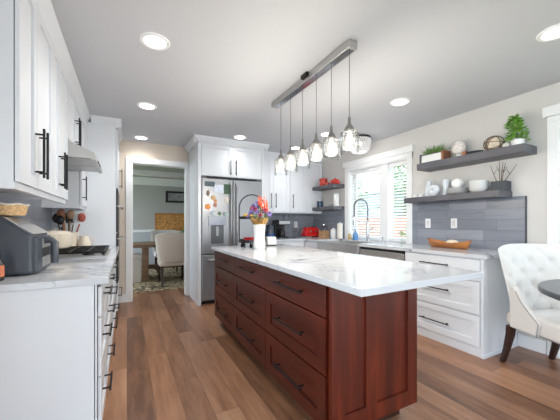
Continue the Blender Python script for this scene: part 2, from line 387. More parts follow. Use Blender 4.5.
# glazed door on the right
w = MB()
w.box(x-.02, x, DY1, DY1+.085, 0, DZ+.05); w.box(x-.02, x, DY0-.085, DY0, 0, DZ+.05); w.box(x-.024, x, DY0-.085, DY1+.085, DZ, DZ+.05); w.box(x-.045, x, DY0-.11, DY1+.11, DZ+.05, DZ+.14)
door = struct('door_2', w, M['trim'], bevel=.004)
w = MB(); w.box(x, x+WT, DY1-.015, DY1, 0, DZ); w.box(x, x+WT, DY0, DY0+.015, 0, DZ); w.box(x, x+WT, DY0+.015, DY1-.015, DZ-.015, DZ)
for y0, y1 in ((DY0+.015, DY0+.11), (DY1-.11, DY1-.015)): w.box(x+.07, x+.12, y0, y1, .02, DZ-.015)
w.box(x+.07, x+.12, DY0+.11, DY1-.11, .02, .12); w.box(x+.07, x+.12, DY0+.11, DY1-.11, DZ-.12, DZ-.015)
w.build('door_frame', M['trim'], door)
MB().box(x+.093, x+.097, DY0+.11, DY1-.11, .12, DZ-.12).build('pane', M['pane'], door)
# backsplashes
s_ = MB(); s_.box(x-.012, x, 1.36, 2.6, .915, 1.455); struct('wall_backsplash_right', s_, M['tile_x'])
s_ = MB(); s_.box(x-.012, x, 3.95, YB-.012, .915, 1.48); struct('wall_backsplash_corner', s_, M['tile_x'])
s_ = MB(); s_.box(1.96, x, YB-.012, YB, .915, 1.40); struct('wall_backsplash_back', s_, M['tile_y'])
s_ = MB(); s_.box(XL, XL+.012, 1.64, 4.02, .915, 1.75); struct('wall_backsplash_left', s_, M['tile_l'])
struct('trim_5', MB().box(x-.016, x, 1.35, 1.36, .915, 1.455), M['darkbox'])
# outdoors
struct('ground_outside', MB().box(XR+WT, 14, -10, 14, -.25, -.12), M['lawn'])
struct('ground_bounce', MB().box(-8, XR+WT, -12, -3.05, -.25, -.02), plain('pale_bounce_concrete', (222, 220, 216), .9, var=.05))  # unseen ground, made pale to bounce daylight up to the ceiling
struct('ground_side', MB().box(-8, -1.55, -3.0, 14, -.25, -.1), M['lawn'])
MBf = MB().box(8.0, 8.06, -3, 12, -.12, 1.42); tag(MBf.build('garden_fence', M['cedar']), 'reddish cedar board fence seen low through the kitchen window', 'fence')
def tree(x, y, h, r, label, seed):
    rnd = random.Random(seed); t = thing('garden_tree', label, 'tree', (x, y, -.12))
    MB().tube([(x, y, -.12), (x+.05, y, h*.5), (x, y, h*.8)], [.09, .07, .03], 8).build('trunk', M['bark'], t)
    f = MB()
    for k in range(620):
        v = Vector((rnd.gauss(0, 1), rnd.gauss(0, 1), rnd.gauss(0, 1))).normalized()*(rnd.random()**.4)
        p = Vector((x+v.x*r, y+v.y*r, h*.68+v.z*h*.42))
        f.leaf(p, (rnd.uniform(-1, 1), rnd.uniform(-1, 1), rnd.uniform(-.6, .6)), (rnd.uniform(-.4, .4), rnd.uniform(-.4, .4), 1), .22, .13)
    f.build('foliage', M['treeleaf'], t)
tree(9.2, 7.4, 3.6, 1.0, 'green garden tree showing between the slats of the blind nearer the shelves', 1)
tree(11.4, 8.6, 4.6, 1.2, 'tall green tree between the fence and the neighbouring house', 2)
tree(9.0, 10.2, 3.0, .8, 'green garden tree glimpsed beside the window edge above the paper towel', 3)
nh = thing('neighbour_house', 'pale blue-grey sided house glimpsed beyond the garden fence', 'house', (14.5, 13, -.12))
MB().box(13, 17, 9.6, 19, -.12, 2.9).build('wall', plank_mat('pale_siding', 1, 2, .16, 4., [(.1, lin((122, 140, 162))), (.9, lin((148, 164, 184)))], lin((100, 114, 132)), .008, .8), nh)
MB().prism([(12.6, 2.9), (15, 4.3), (17.4, 2.9)], 1, 9.3, 19.3).build('roof', plain('grey_shingles', (150, 150, 156), .9, var=.2, scale=20), nh)
MB().box(12.97, 13.0, 11.2, 12.2, .9, 2.1).build('window', M['trim'], nh)
# ------------------------------------------------------------------ cabinet helpers
def fb(mb, fr, a0, a1, b0, b1, z0, z1):
    ax, face = fr
    if ax == 'X+': mb.box(face+b0, face+b1, a0, a1, z0, z1)
    elif ax == 'X-': mb.box(face-b1, face-b0, a0, a1, z0, z1)
    elif ax == 'Y-': mb.box(a0, a1, face-b1, face-b0, z0, z1)
    return mb
def fp(fr, a, b, z):
    ax, face = fr
    return {'X+': (face+b, a, z), 'X-': (face-b, a, z), 'Y-': (a, face-b, z)}[ax]
def pull(fr, a0, a1, z0, z1, root, b=.02, out=.035, mat='black', r=.006, inset=.03):
    m = MB(); m.tube([fp(fr, a0, b+out, z0), fp(fr, a1, b+out, z1)], r, 8)
    L = max(abs(a1-a0), abs(z1-z0)); da = (a1-a0)/L*inset; dz = (z1-z0)/L*inset
    for a, z in ((a0+da, z0+dz), (a1-da, z1-dz)): m.tube([fp(fr, a, b-.004, z), fp(fr, a, b+out, z)], r*.85, 8)
    return m.build('handle', M[mat], root, smooth=True)
def shaker(mb, fr, a0, a1, z0, z1, t=.02, rail=.06, rec=.011):
    q = .004
    fb(mb, fr, a0, a0+rail, q, t, z0, z1); fb(mb, fr, a1-rail, a1, q, t, z0, z1)
    fb(mb, fr, a0+rail, a1-rail, q, t, z0, z0+rail); fb(mb, fr, a0+rail, a1-rail, q, t, z1-rail, z1)
    fb(mb, fr, a0+rail, a1-rail, q, t-rec, z0+rail, z1-rail); return mb
def front(kind, fr, a0, a1, z0, z1, root, mat, slab=False, handle=None, rail=.06, hm='black'):
    mb = MB(); g = .002
    if slab: fb(mb, fr, a0+g, a1-g, .004, .02, z0+g, z1-g)
    else: shaker(mb, fr, a0+g, a1-g, z0+g, z1-g, rail=rail)
    o = mb.build(kind, M[mat], root, bevel=.0025 if slab else .0)
    if handle: pull(fr, *handle, o, mat=hm)
    return o
def unit(name, label, fr, a0, a1, depth, z0, z1, fronts, mat='white', toe=.09, toeback=.05, group=None, cat='cabinet', extra=None):
    t = thing(name, label, cat, fp(fr, (a0+a1)/2, 0, 0 if toe else z0), group)
    c = MB(); fb(c, fr, a0+.0005, a1-.0005, -depth, 0, z0 if not toe else toe, z1)
    if extra: extra(c)
    c.build('carcass', M[mat], t)
    if toe: fb(MB(), fr, a0+.001, a1-.001, -depth, -toeback, 0, toe).build('toe_kick', M[mat], t)
    for k in fronts: front(*k[:1], fr, *k[1:5], t, mat, **k[5])
    return t

# ------------------------------------------------------------------ left run
FL = ('X+', -.14)
def dr3(a0, a1, hl=.15, mat='white'):
    c = (a0+a1)/2; H = lambda z: (c-hl, c+hl, z, z)
    return [('drawer', a0, a1, .70, .86, dict(slab=True, handle=H(.795))), ('drawer', a0, a1, .385, .695, dict(handle=H(.56))), ('drawer', a0, a1, .09, .38, dict(handle=H(.25)))]
def endp(c): c.box(-.745, -.146, 1.775, 1.8, 0, .88); c.box(-.15, -.139, 1.775, 1.83, 0, .88)
lt = [('white drawer base cabinet with a plain end panel under the dark air fryer', 1.80, 2.24, endp),
      ('white drawer base cabinet just before the gas cooktop', 2.24, 2.78, None),
      ('white drawer base cabinet beneath the gas cooktop', 2.78, 3.56, None),
      ('white drawer base cabinet between cooktop and tall oven cabinet', 3.56, 4.0, None)]
for lb, a0, a1, ex in lt:
    unit('base_cabinet', lb, FL, a0, a1, .605, .09, .88, dr3(a0, a1, .11 if a1-a0 < .6 else .17), group='drawer cabinets along the cooktop wall', extra=ex)
ct = MB().box(XL+.012, -.085, 1.757, 4.018, .88, .915)
tag(ct.build('countertop', M['quartz'], bevel=.003), 'white veined quartz worktop carrying the cooktop and the air fryer', 'countertop')

# tall oven cabinet
FT = ('X+', -.12)
def crown(c, pts_dir): pass
tall = thing('oven_cabinet', 'full-height white cabinet housing the wall ovens beside the doorway', 'cabinet', (-.43, 4.48, 0))
c = MB(); c.box(XL, -.12, 4.02, 4.93, .1, 2.34); c.build('carcass', M['white'], tall)
MB().box(XL, -.17, 4.03, 4.93, 0, .1).build('toe_kick', M['white'], tall)
MB().box(XL, -.095, 4.02, 4.93, 2.34, 2.37).prism([(-.12, 2.36), (-.115, 2.36), (-.06, 2.44), (-.12, 2.44)], 1, 3.98, 4.93).prism([(4.02, 2.36), (4.015, 2.36), (3.96, 2.44), (4.02, 2.44)], 0, -.37, -.06).build('crown_moulding', M['white'], tall)
front('door', FT, 4.04, 4.92, 1.62, 2.33, tall, 'white', handle=(4.84, 4.84, 1.70, 1.98))
front('drawer', FT, 4.04, 4.92, .12, .42, tall, 'white', slab=True, handle=(4.2, 4.76, .27, .27))
for z0, z1, hz in ((.45, 1.06, 1.0), (1.08, 1.60, 1.40)):
    o = fb(MB(), FT, 4.1, 4.86, 0, .022, z0, z1).build('oven_door', M['blackp'], tall, bevel=.004)
    pull(FT, 4.05, 4.83, hz, hz, o, mat='steel_h', out=.045, r=.01)

# wall cabinets on the left
FU = ('X+', -.43)
def vpull(a, z0=1.43, z1=1.678): return (a, a, z0, z1)
def rail_(a0, a1):
    return lambda c: (c.box(-.45, -.425, a0, a1, 1.345, 1.375), c.box(-.733, -.45, a0, a0+.02, 1.345, 1.375))
LZ0, LZ1 = 1.375, 2.36
def upl(lb, a0, a1, z0, fronts, ex=None, grp='white wall cabinets on the cooktop wall'):
    def extra(c):
        if ex: ex(c)
        c.prism([(-.43, 2.34), (-.42, 2.34), (-.375, 2.42), (-.375, 2.44), (-.43, 2.44)], 1, a0 - (.03 if a0 < 1.7 else 0), a1)
        c.box(-.733, -.43, a0, a1, LZ1-.005, 2.44)
    return unit('upper_cabinet', lb, FU, a0, a1, .303, z0, LZ1, fronts, toe=0, group=grp, extra=extra)
upl('white two-door wall cabinet hanging nearest above the air fryer', 1.63, 2.28, LZ0,
    [('door', 1.63, 1.912, LZ0, 2.33, dict(handle=vpull(1.875, 1.427))), ('door', 1.912, 2.28, LZ0, 2.33, dict(handle=vpull(1.95)))], rail_(1.63, 2.28))
upl('white narrow two-door wall cabinet against the near side of range hood', 2.28, 2.795, LZ0,
    [('door', 2.28, 2.478, LZ0, 2.33, dict(handle=vpull(2.44), rail=.05)), ('door', 2.478, 2.795, LZ0, 2.33, dict(handle=vpull(2.515), rail=.05))], rail_(2.28, 2.795))
upl('short white wall cabinet directly above the range hood', 2.80, 3.56, 1.865,
    [('door', 2.80, 3.165, 1.87, 2.33, dict(handle=(3.125, 3.125, 1.885, 2.133))), ('door', 3.165, 3.56, 1.87, 2.33, dict(handle=(3.205, 3.205, 1.885, 2.133)))])
upl('white single-door wall cabinet squeezed between range hood and tall cabinet', 3.565, 4.015, LZ0,
    [('door', 3.565, 4.015, LZ0, 2.33, dict(handle=vpull(3.62)))], rail_(3.565, 4.015))
# range hood
hd = thing('range_hood', 'stainless under-cabinet range hood with a sloping front over the cooktop', 'range hood', (-.48, 3.18, 1.71))
MB().prism([(-.733, 1.712), (-.733, 1.862), (-.43, 1.862), (-.40, 1.845), (-.235, 1.77), (-.228, 1.712), (-.26, 1.712), (-.26, 1.722), (-.7, 1.722), (-.7, 1.712)], 1, 2.80, 3.555).build('shell', M['steel_h'], hd)
MB().box(-.69, -.27, 2.85, 3.17, 1.716, 1.724).box(-.69, -.27, 3.19, 3.5, 1.716, 1.724).build('filter', M['steel_h'], hd)
MB().box(-.232, -.226, 3.05, 3.3, 1.735, 1.75).build('control_strip', M['blackp'], hd)

# ------------------------------------------------------------------ things on the left worktop
CT = .915
ck = thing('gas_cooktop', 'stainless gas cooktop with black iron grates set in worktop', 'cooktop', (-.41, 3.17, CT))
MB().box(-.68, -.15, 2.80, 3.555, CT, CT+.012).build('tray', M['steel_h'], ck, bevel=.004)
for y0, y1 in ((2.83, 3.06), (3.07, 3.29), (3.30, 3.53)):
    g = MB()
    for xx in (-.66, -.17): g.box(xx-.007, xx+.007, y0, y1, CT+.03, CT+.046)
    for yy in (y0, (y0+y1)/2-.006, y1-.012): g.box(-.66, -.17, yy, yy+.012, CT+.032, CT+.048)
    for xx in (-.54, -.415, -.29): g.box(xx-.006, xx+.006, y0, y1, CT+.032, CT+.048)
    for xx in (-.655, -.175):
        for yy in (y0+.01, y1-.02): g.box(xx-.006, xx+.006, yy, yy+.012, CT+.01, CT+.035)
    g.build('grate', M['black'], ck)
for bx, by in ((-.54, 2.945), (-.29, 2.945), (-.415, 3.18), (-.54, 3.415), (-.29, 3.415)): MB().lathe([(.045, 0), (.045, .008), (.03, .012), (.03, .02)], (bx, by, CT+.011), 20).build('burner', M['black'], ck)
for k in range(5): MB().cyl((-.185, 2.98+.1*k, CT+.011), .016, .02, 16).build('knob', M['blackp'], ck)

pot = thing('dutch_oven', 'cream enamel dutch oven with lid on the cooktop', 'pot', (-.585, 3.30, CT+.048))
px, py, pz = -.585, 3.30, CT+.0485
MB().lathe([(.10, 0), (.122, .012), (.13, .04), (.133, .125), (.128, .125), (.12, .02), (.0, .015)], (px, py, pz), 32).build('body', M['creamcer'], pot, smooth=True)
MB().lathe([(.136, .125), (.136, .135), (.11, .155), (.03, .165), (.0, .165)], (px, py, pz), 32).build('lid', M['creamcer'], pot, smooth=True)
MB().lathe([(.012, .164), (.01, .175), (.022, .19), (.0, .195)], (px, py, pz), 16).build('knob', M['chrome'], pot, smooth=True)
for s in (-1, 1): MB().tube([(px-.03, py+s*.13, pz+.1), (px-.03, py+s*.165, pz+.105), (px+.03, py+s*.165, pz+.105), (px+.03, py+s*.13, pz+.1)], .008).build('handle', M['creamcer'], pot, smooth=True)

crx, cry = -.555, 3.80
cr = thing('utensil_crock', 'cream crock holding wooden spoons beside tall cabinet', 'crock', (crx, cry, CT))
MB().lathe([(.07, 0), (.085, .01), (.09, .17), (.095, .18), (.085, .18), (.08, .02), (0, .015)], (crx, cry, CT), 28).build('body', M['creamcer'], cr, smooth=True)
uts = [('wooden_spoon', 'wooden spoon with dark oval bowl leaning in the utensil crock', -.05, -.02, .38, 'spoon', 'boxwood'),
       ('spatula', 'black slotted spatula in the utensil crock', .0, .03, .36, 'flat', 'blackp'),
       ('wooden_spoon', 'tall pale brown spoon in the utensil crock', .02, -.03, .37, 'spoon', 'oak'),
       ('silicone_spoon', 'red headed spoon leaning right out of the utensil crock', .10, .0, .34, 'spoon', 'boxred'),
       ('ladle', 'dark maroon ladle leaning left out of the utensil crock', -.09, .02, .33, 'spoon', 'espresso'),
       ('wooden_spoon', 'broad reddish brown spoon between the ladle and the tall spoon', -.045, .05, .35, 'spoon', 'bowlwood'),
       ('whisk', 'dark grey rounded whisk low in the utensil crock', -.05, -.06, .31, 'spoon', 'black'),
       ('serving_spoon', 'olive brown serving spoon right of the tall pale spoon', .035, .06, .33, 'spoon', 'twig'),
       ('turner', 'white flat turner standing upright in the utensil crock', .055, .03, .37, 'flat', 'ceramic')]
for nm, lb, dx, dy, h, kd, mt in uts:
    p0 = Vector((crx+dx*.3, cry+dy*.5, CT+.03)); p1 = Vector((crx+dx, cry+dy, CT+h-.07)); p2 = Vector((crx+dx*1.2, cry+dy*1.2, CT+h))
    t = thing(nm, lb, 'utensil', tuple(p0)); MB().tube([p0, p1], .0075).build('handle', M[mt], t, smooth=True)
    if kd == 'spoon': MB().ell(p2, .036, .018, .05).build('head', M[mt], t, smooth=True)
    else: MB().box(p2.x-.03, p2.x+.03, p2.y-.005, p2.y+.005, p2.z-.08, p2.z+.03).build('head', M[mt], t, bevel=.004)
sx_, sy_ = -.41, 3.77
sc_ = thing('milk_pitcher', 'small cream pitcher standing at the far side of cooktop', 'pitcher', (sx_, sy_, CT))
MB().lathe([(.04, 0), (.056, .02), (.06, .07), (.042, .115), (.045, .14), (.038, .14), (.036, .115), (.05, .06), (0, .02)], (sx_, sy_, CT), 22).build('body', M['creamcer'], sc_, smooth=True)
MB().tube([(sx_+.045, sy_, CT+.115), (sx_+.085, sy_, CT+.105), (sx_+.085, sy_, CT+.06), (sx_+.055, sy_, CT+.045)], .007).build('handle', M['creamcer'], sc_, smooth=True)
# air fryer: body with sloping control panel, drawer and handle
fx0, fx1, fy0, fy1 = -.72, -.45, 2.0, 2.35
af = thing('air_fryer', 'large dark slate air fryer with silver front near worktop end', 'air fryer', (-.57, 2.2, CT))
MB().prism([(fx0, CT+.006), (fx1, CT+.006), (fx1, CT+.222), (fx1-.13, CT+.318), (fx1-.18, CT+.325), (fx0, CT+.325)], 1, fy0, fy1).build('body', M['slate'], af, bevel=.015)
MB().prism([(fx1-.008, CT+.226), (fx1+.006, CT+.222), (fx1-.118, CT+.314), (fx1-.13, CT+.31)], 1, fy0+.02, fy1-.02).build('control_panel', M['steel_h'], af)
fd = MB().box(fx1-.005, fx1+.018, fy0+.02, fy1-.02, CT+.012, CT+.205).build('drawer', M['slate'], af, bevel=.006)
MB().box(fx1+.016, fx1+.021, fy0+.12, fy1-.05, CT+.03, CT+.085).box(fx1+.016, fx1+.021, fy0+.12, fy1-.05, CT+.14, CT+.19).build('trim_plate', M['steel_h'], fd)
MB().box(fx1+.016, fx1+.020, fy0+.12, fy1-.05, CT+.088, CT+.137).build('viewing_window', M['blackp'], fd)
MB().tube([(fx1+.01, 2.17, CT+.18), (fx1+.05, 2.17, CT+.182), (fx1+.066, 2.17, CT+.165), (fx1+.066, 2.17, CT+.045)], .02, 12).build('handle', M['slate'], fd, smooth=True)
for yy in (fy0+.05, fy1-.05):
    for xx in (fx0+.04, fx1-.04): MB().cyl((xx, yy, CT), .014, .01, 10).build('foot', M['blackp'], af)
bx, by, bz = -.61, 2.17, CT+.325
bk = thing('bread_basket', 'tan wicker basket with white cloth lining on top of air fryer', 'basket', (bx, by, bz))
MB().lathe([(.085, 0), (.09, .008), (.102, .06), (.097, .06), (.08, .012), (0, .01)], (bx, by, bz), 32, 1., 1.25).build('body', M['wicker'], bk, smooth=True)
prof = MB(); vs = []; fs = []; sg = 48
for k in range(sg):
    a = 2*pi*k/sg; rr = .105+.002*sin(9*a); zz = .062+.003*sin(7*a)
    vs += [(bx+rr*cos(a), by+1.25*rr*sin(a), bz+zz-.006), (bx+(rr+.004)*cos(a), by+1.25*(rr+.004)*sin(a), bz+zz), (bx+(rr-.012)*cos(a), by+1.25*(rr-.012)*sin(a), bz+zz+.006), (bx+.07*cos(a), by+1.25*.07*sin(a), bz+.03), (bx+.102*cos(a), by+1.25*.102*sin(a), bz+zz-.018)]
for k in range(sg):
    j = (k+1) % sg
    for i in range(3): fs.append((k*5+i, j*5+i, j*5+i+1, k*5+i+1))
prof.add(vs, fs).build('cloth_lining', M['cloth'], bk, smooth='full')
bo = thing('sauce_bottle', 'small dark bottle with orange label at worktop edge', 'bottle', (-.56, 1.90, CT))
MB().lathe([(.022, 0), (.024, .004), (.024, .085), (.012, .105), (.012, .115)], (-.56, 1.90, CT), 18).build('body', M['blackp'], bo, smooth=True)
MB().lathe([(.0245, .02), (.0245, .075)], (-.56, 1.90, CT), 18, close=False).build('label_band', plain('orange_label', (206, 120, 84), .6), bo, smooth=True)
MB().cyl((-.56, 1.90, CT+.113), .014, .02, 14).build('cap', M['blackp'], bo)

# ------------------------------------------------------------------ fridge wall
FF = ('Y-', 4.30)
fp_ = thing('fridge_surround', 'white cabinet over the refrigerator with a full-height side panel', 'cabinet', (1.43, 4.6, 0))
MB().box(.905, .948, 4.235, YB, 0, 2.37).box(1.905, 1.945, 4.235, YB, 0, 2.37).build('side_panel', M['white'], fp_)
MB().box(.948, 1.905, 4.255, YB, 1.885, 2.37).build('carcass', M['white'], fp_)
FC = ('Y-', 4.255)
front('door', FC, .952, 1.427, 1.89, 2.36, fp_, 'white', handle=(1.385, 1.385, 1.915, 2.14))
front('door', FC, 1.427, 1.902, 1.89, 2.36, fp_, 'white', handle=(1.47, 1.47, 1.915, 2.14))
cm = MB()
cm.prism([(4.235, 2.35), (4.235, 2.44), (4.155, 2.44), (4.16, 2.42), (4.22, 2.35)], 0, .84, 2.0)
cm.prism([(.905, 2.35), (.905, 2.44), (.835, 2.44), (.84, 2.42), (.89, 2.35)], 1, 4.155, YB)
cm.prism([(1.945, 2.35), (1.945, 2.44), (2.01, 2.44), (2.005, 2.42), (1.96, 2.35)], 1, 4.155, 4.57)
cm.box(.905, 1.945, 4.235, YB, 2.36, 2.44); cm.build('crown_moulding', M['white'], fp_)

fr_ = thing('refrigerator', 'stainless french-door refrigerator with ice dispenser', 'refrigerator', (1.43, 4.6, 0))
MB().box(.956, 1.898, 4.30, 4.92, .03, 1.855).build('body', M['dsteel'], fr_)
MB().box(.97, 1.885, 4.31, 4.9, 0, .03).build('base_grille', M['blackp'], fr_)
F2 = ('Y-', 4.30)
ld = fb(MB(), F2, .958, 1.425, 0, .065, .735, 1.85).build('door', M['steel'], fr_, bevel=.012, seg=3)
rd = fb(MB(), F2, 1.431, 1.897, 0, .065, .735, 1.85).build('door', M['steel'], fr_, bevel=.012, seg=3)
fz = fb(MB(), F2, .958, 1.897, 0, .065, .06, .725).build('freezer_drawer', M['steel'], fr_, bevel=.012, seg=3)
for a, o in ((1.385, ld), (1.472, rd)):
    MB().tube([(a, 4.24, .80), (a, 4.195, .84), (a, 4.18, 1.1), (a, 4.178, 1.35), (a, 4.18, 1.6), (a, 4.195, 1.76), (a, 4.24, 1.80)], .016, 10).build('handle', M['steel'], o, smooth=True)
MB().tube([(1.04, 4.24, .655), (1.06, 4.19, .655), (1.80, 4.19, .655), (1.82, 4.24, .655)], .016, 10).build('handle', M['steel_h'], fz, smooth=True)
dp = MB(); fb(dp, F2, 1.05, 1.315, .06, .074, 1.16, 1.29); dp.build('dispenser_panel', plain('silver_panel', (128, 132, 140), .3, .7), ld, bevel=.004)
dp = MB(); fb(dp, F2, 1.05, 1.085, .06, .074, .86, 1.16); fb(dp, F2, 1.28, 1.315, .06, .074, .86, 1.16); fb(dp, F2, 1.085, 1.28, .06, .09, .86, .885); dp.build('dispenser_surround', M['steel'], ld)
MB().box(1.085, 1.28, 4.233, 4.237, .885, 1.16).build('dispenser_recess', M['dsteel'], ld)
MB().box(1.165, 1.20, 4.222, 4.233, 1.0, 1.14).build('dispenser_paddle', M['steel'], ld)
for xx in (1.0, 1.85): MB().box(xx-.035, xx+.035, 4.24, 4.36, 1.85, 1.872).build('hinge_cover', M['dsteel'], fr_)
# magnets and notes on the left door
YD = 4.2342
def magnet(lb, u, z, w, h, col, shape='box'):
    m = MB()
    if shape == 'box': m.box(u-w/2, u+w/2, YD-.006, YD, z-h/2, z+h/2)
    else:
        w *= .82; h *= .82
        pts = [(u+w/2*cos(2*pi*k/16)*(1+.14*cos(5*2*pi*k/16)), z+h/2*sin(2*pi*k/16)*(1+.14*cos(5*2*pi*k/16))) for k in range(16)]
        m.prism(pts, 1, YD-.012, YD)
    tag(m.build('fridge_magnet', plain('magnet_paint', col, .5, var=.25, scale=60)), lb, 'magnet', 'magnets on the refrigerator door')
magnet('dark wide magnet at the top left of the refrigerator door', 1.07, 1.765, .15, .07, (66, 84, 92))
magnet('dark green square photo magnet at the top right of left refrigerator door', 1.335, 1.70, .10, .15, (56, 84, 62))
magnet('white paper note below the top of the refrigerator door', 1.205, 1.70, .14, .12, (206, 216, 232))
magnet('brown figure-shaped magnet at the left of refrigerator door', 1.045, 1.63, .06, .11, (120, 100, 84), 'r')
magnet('yellow and tan magnet under the white note', 1.12, 1.565, .08, .08, (196, 160, 104), 'r')
magnet('orange round magnet lowest on the left of the refrigerator door', 1.04, 1.43, .10, .10, (218, 140, 62), 'r')
magnet('brick red round magnet in the middle of the refrigerator door', 1.15, 1.46, .075, .08, (168, 112, 92), 'r')
magnet('small orange magnet just above the brick red one', 1.155, 1.52, .06, .05, (206, 134, 72), 'r')
magnet('cream magnet at the right of the left refrigerator door', 1.325, 1.54, .07, .13, (214, 204, 192), 'r')
magnet('small pale blue magnet above the ice dispenser panel', 1.12, 1.335, .07, .06, (176, 196, 206), 'r')
magnet('small green magnet in the lower row on refrigerator door', 1.215, 1.335, .055, .07, (74, 112, 74), 'r')
magnet('teal and white magnet low at the right of the left refrigerator door', 1.325, 1.325, .09, .05, (160, 196, 190), 'r')
magnet('thin grey magnet strip beside the refrigerator handle', 1.29, 1.33, .03, .06, (120, 126, 130))

# wall cabinets at the right of the fridge
FW = ('Y-', 4.64)
def upb(lb, a0, a1, fronts):
    def extra(c):
        c.prism([(4.64, 2.35), (4.64, 2.44), (4.575, 2.44), (4.58, 2.42), (4.63, 2.35)], 0, a0, a1)
        c.box(a0, a1, 4.64, YB-.012, 2.355, 2.44); c.box(a0, a1, 4.645, 4.665, 1.37, 1.40)
    unit('upper_cabinet', lb, FW, a0, a1, .298, 1.39, 2.36, fronts, toe=0, group='white wall cabinets beside the refrigerator', extra=extra)
upb('white two-door wall cabinet adjoining the refrigerator', 1.955, 2.645, [('door', 1.955, 2.30, 1.39, 2.345, dict(handle=(2.255, 2.255, 1.46, 1.72))), ('door', 2.30, 2.645, 1.39, 2.345, dict(handle=(2.345, 2.345, 1.46, 1.72)))])
upb('white two-door wall cabinet filling the corner by floating shelves', 2.65, 3.365, [('door', 2.65, 3.0, 1.39, 2.345, dict(handle=(2.70, 2.70, 1.46, 1.72))), ('door', 3.0, 3.365, 1.39, 2.345, dict())])

# base cabinets on the back wall and right wall
FBk = ('Y-', 4.32)
def H(a, hl, z): return (a-hl, a+hl, z, z)
unit('base_cabinet', 'white base cabinet under the kettle and coffee maker', FBk, 1.95, 2.755, .618, .09, .88,
     [('drawer', 1.95, 2.35, .70, .86, dict(slab=True, handle=H(2.15, .08, .79))), ('drawer', 2.35, 2.755, .70, .86, dict(slab=True, handle=H(2.55, .08, .79))), ('door', 1.95, 2.35, .09, .695, dict()), ('door', 2.35, 2.755, .09, .695, dict())])
FR = ('X-', 2.78)
unit('base_cabinet', 'white corner base cabinet under the red toaster', FR, 3.91, 4.93, .588, .09, .88, [('door', 3.91, 4.30, .09, .86, dict())])
unit('base_cabinet', 'white cabinet beneath the stainless apron sink', FR, 2.965, 3.905, .588, .09, .60, [('door', 2.965, 3.43, .09, .59, dict(handle=(3.39, 3.39, .3, .55))), ('door', 3.43, 3.905, .09, .59, dict(handle=(3.47, 3.47, .3, .55)))])
def endr(c): c.box(2.772, 3.36, 1.42, 1.44, 0, .88); c.box(2.766, 3.36, 1.412, 1.44, 0, .03)
drb = unit('base_cabinet', 'white three-drawer base cabinet at run end beside tufted chair', FR, 1.44, 2.235, .588, .09, .88,
     [('drawer', 1.445, 2.225, .675, .86, dict(slab=True, handle=H(1.865, .155, .79))), ('drawer', 1.445, 2.225, .375, .67, dict(handle=H(1.865, .155, .545))), ('drawer', 1.445, 2.225, .09, .37, dict(handle=H(1.865, .155, .215)))], extra=endr, toeback=-.004)
dw = thing('dishwasher', 'stainless dishwasher between the sink and the white drawers', 'dishwasher', (3.0, 2.6, 0))
MB().box(2.80, 3.36, 2.25, 2.95, .09, .875).build('body', M['dsteel'], dw)
MB().box(2.85, 3.36, 2.25, 2.95, 0, .09).build('toe_kick', M['blackp'], dw)
o = MB().box(2.772, 2.80, 2.253, 2.947, .10, .845).build('door', M['steel_h'], dw, bevel=.006)
pull(('X-', 2.772), 2.30, 2.90, .775, .775, o, b=0, out=.045, mat='steel_h', r=.011)
MB().box(2.776, 2.80, 2.253, 2.947, .85, .873).build('control_strip', M['blackp'], dw)
ct = MB(); ct.box(2.752, XR-.012, 1.385, 2.955, .88, CT); ct.box(3.24, XR-.0, 2.955, 3.915, .88, CT); ct.box(2.752, XR-.012, 3.915, YB-.012, .88, CT); ct.box(1.95, 2.752, 4.285, YB-.012, .88, CT)
tag(ct.build('countertop', M['quartz']), 'white veined quartz worktop under the window turning along the back wall', 'countertop')
sk = thing('farmhouse_sink', 'stainless apron-front sink below the window', 'sink', (3.0, 3.435, .62))
s = MB(); s.box(2.742, 2.765, 2.96, 3.91, .625, .90); s.box(2.765, 3.235, 2.96, 3.91, .66, .68); s.box(3.215, 3.238, 2.96, 3.91, .66, .90); s.box(2.765, 3.22, 2.96, 2.982, .66, .90); s.box(2.765, 3.22, 3.888, 3.91, .66, .90)
s.build('basin', M['steel_h'], sk, bevel=.004)
MB().cyl((3.0, 3.435, .68), .045, .004, 20).build('drain', M['chrome'], sk, smooth=True)
fc = thing('kitchen_faucet', 'tall nickel spring-neck faucet standing behind the sink', 'faucet', (3.29, 3.33, CT))
FX, FY = 3.29, 3.33
MB().lathe([(.03, 0), (.03, .012), (.02, .02), (.02, .28), (.014, .285), (.014, .30)], (FX, FY, CT), 18).build('post', M['chrome'], fc, smooth=True)
pts = [(FX, FY, CT+.29), (FX, FY, CT+.5)] + [(FX-.11+.11*cos(a), FY+.03*(1-cos(a)), CT+.52+.12*sin(a)) for a in [pi*k/14 for k in range(0, 15)]] + [(FX-.22, FY+.06, CT+.45), (FX-.22, FY+.06, CT+.36)]
MB().tube(pts, .0085, 8).build('hose', M['dsteel'], fc, smooth=True)
cp = []; tot = len(pts)-1
for k in range(520):
    q = k/519*tot; i = min(int(q), tot-1); p = Vector(pts[i]).lerp(Vector(pts[i+1]), q-i); d = (Vector(pts[i+1])-Vector(pts[i])).normalized()
    e1 = d.cross(Vector((0, 1, .2))).normalized(); e2 = d.cross(e1); a = q*2*pi*2.6
    cp.append(p+(e1*cos(a)+e2*sin(a))*.013)
MB().tube(cp, .0032, 5).build('spring', M['chrome'], fc, smooth=True)
MB().lathe([(.02, 0), (.022, .03), (.015, .11), (.012, .14)], (FX-.22, FY+.06, CT+.24), 16).build('spray_head', M['chrome'], fc, smooth=True)
MB().tube([(FX, FY, CT+.27), (FX-.1, FY+.03, CT+.30), (FX-.205, FY+.057, CT+.32)], .006).build('holder_arm', M['chrome'], fc, smooth=True)
MB().tube([(FX, FY-.018, CT+.17), (FX, FY-.05, CT+.175), (FX-.01, FY-.12, CT+.20)], .009).build('lever', M['chrome'], fc, smooth=True)
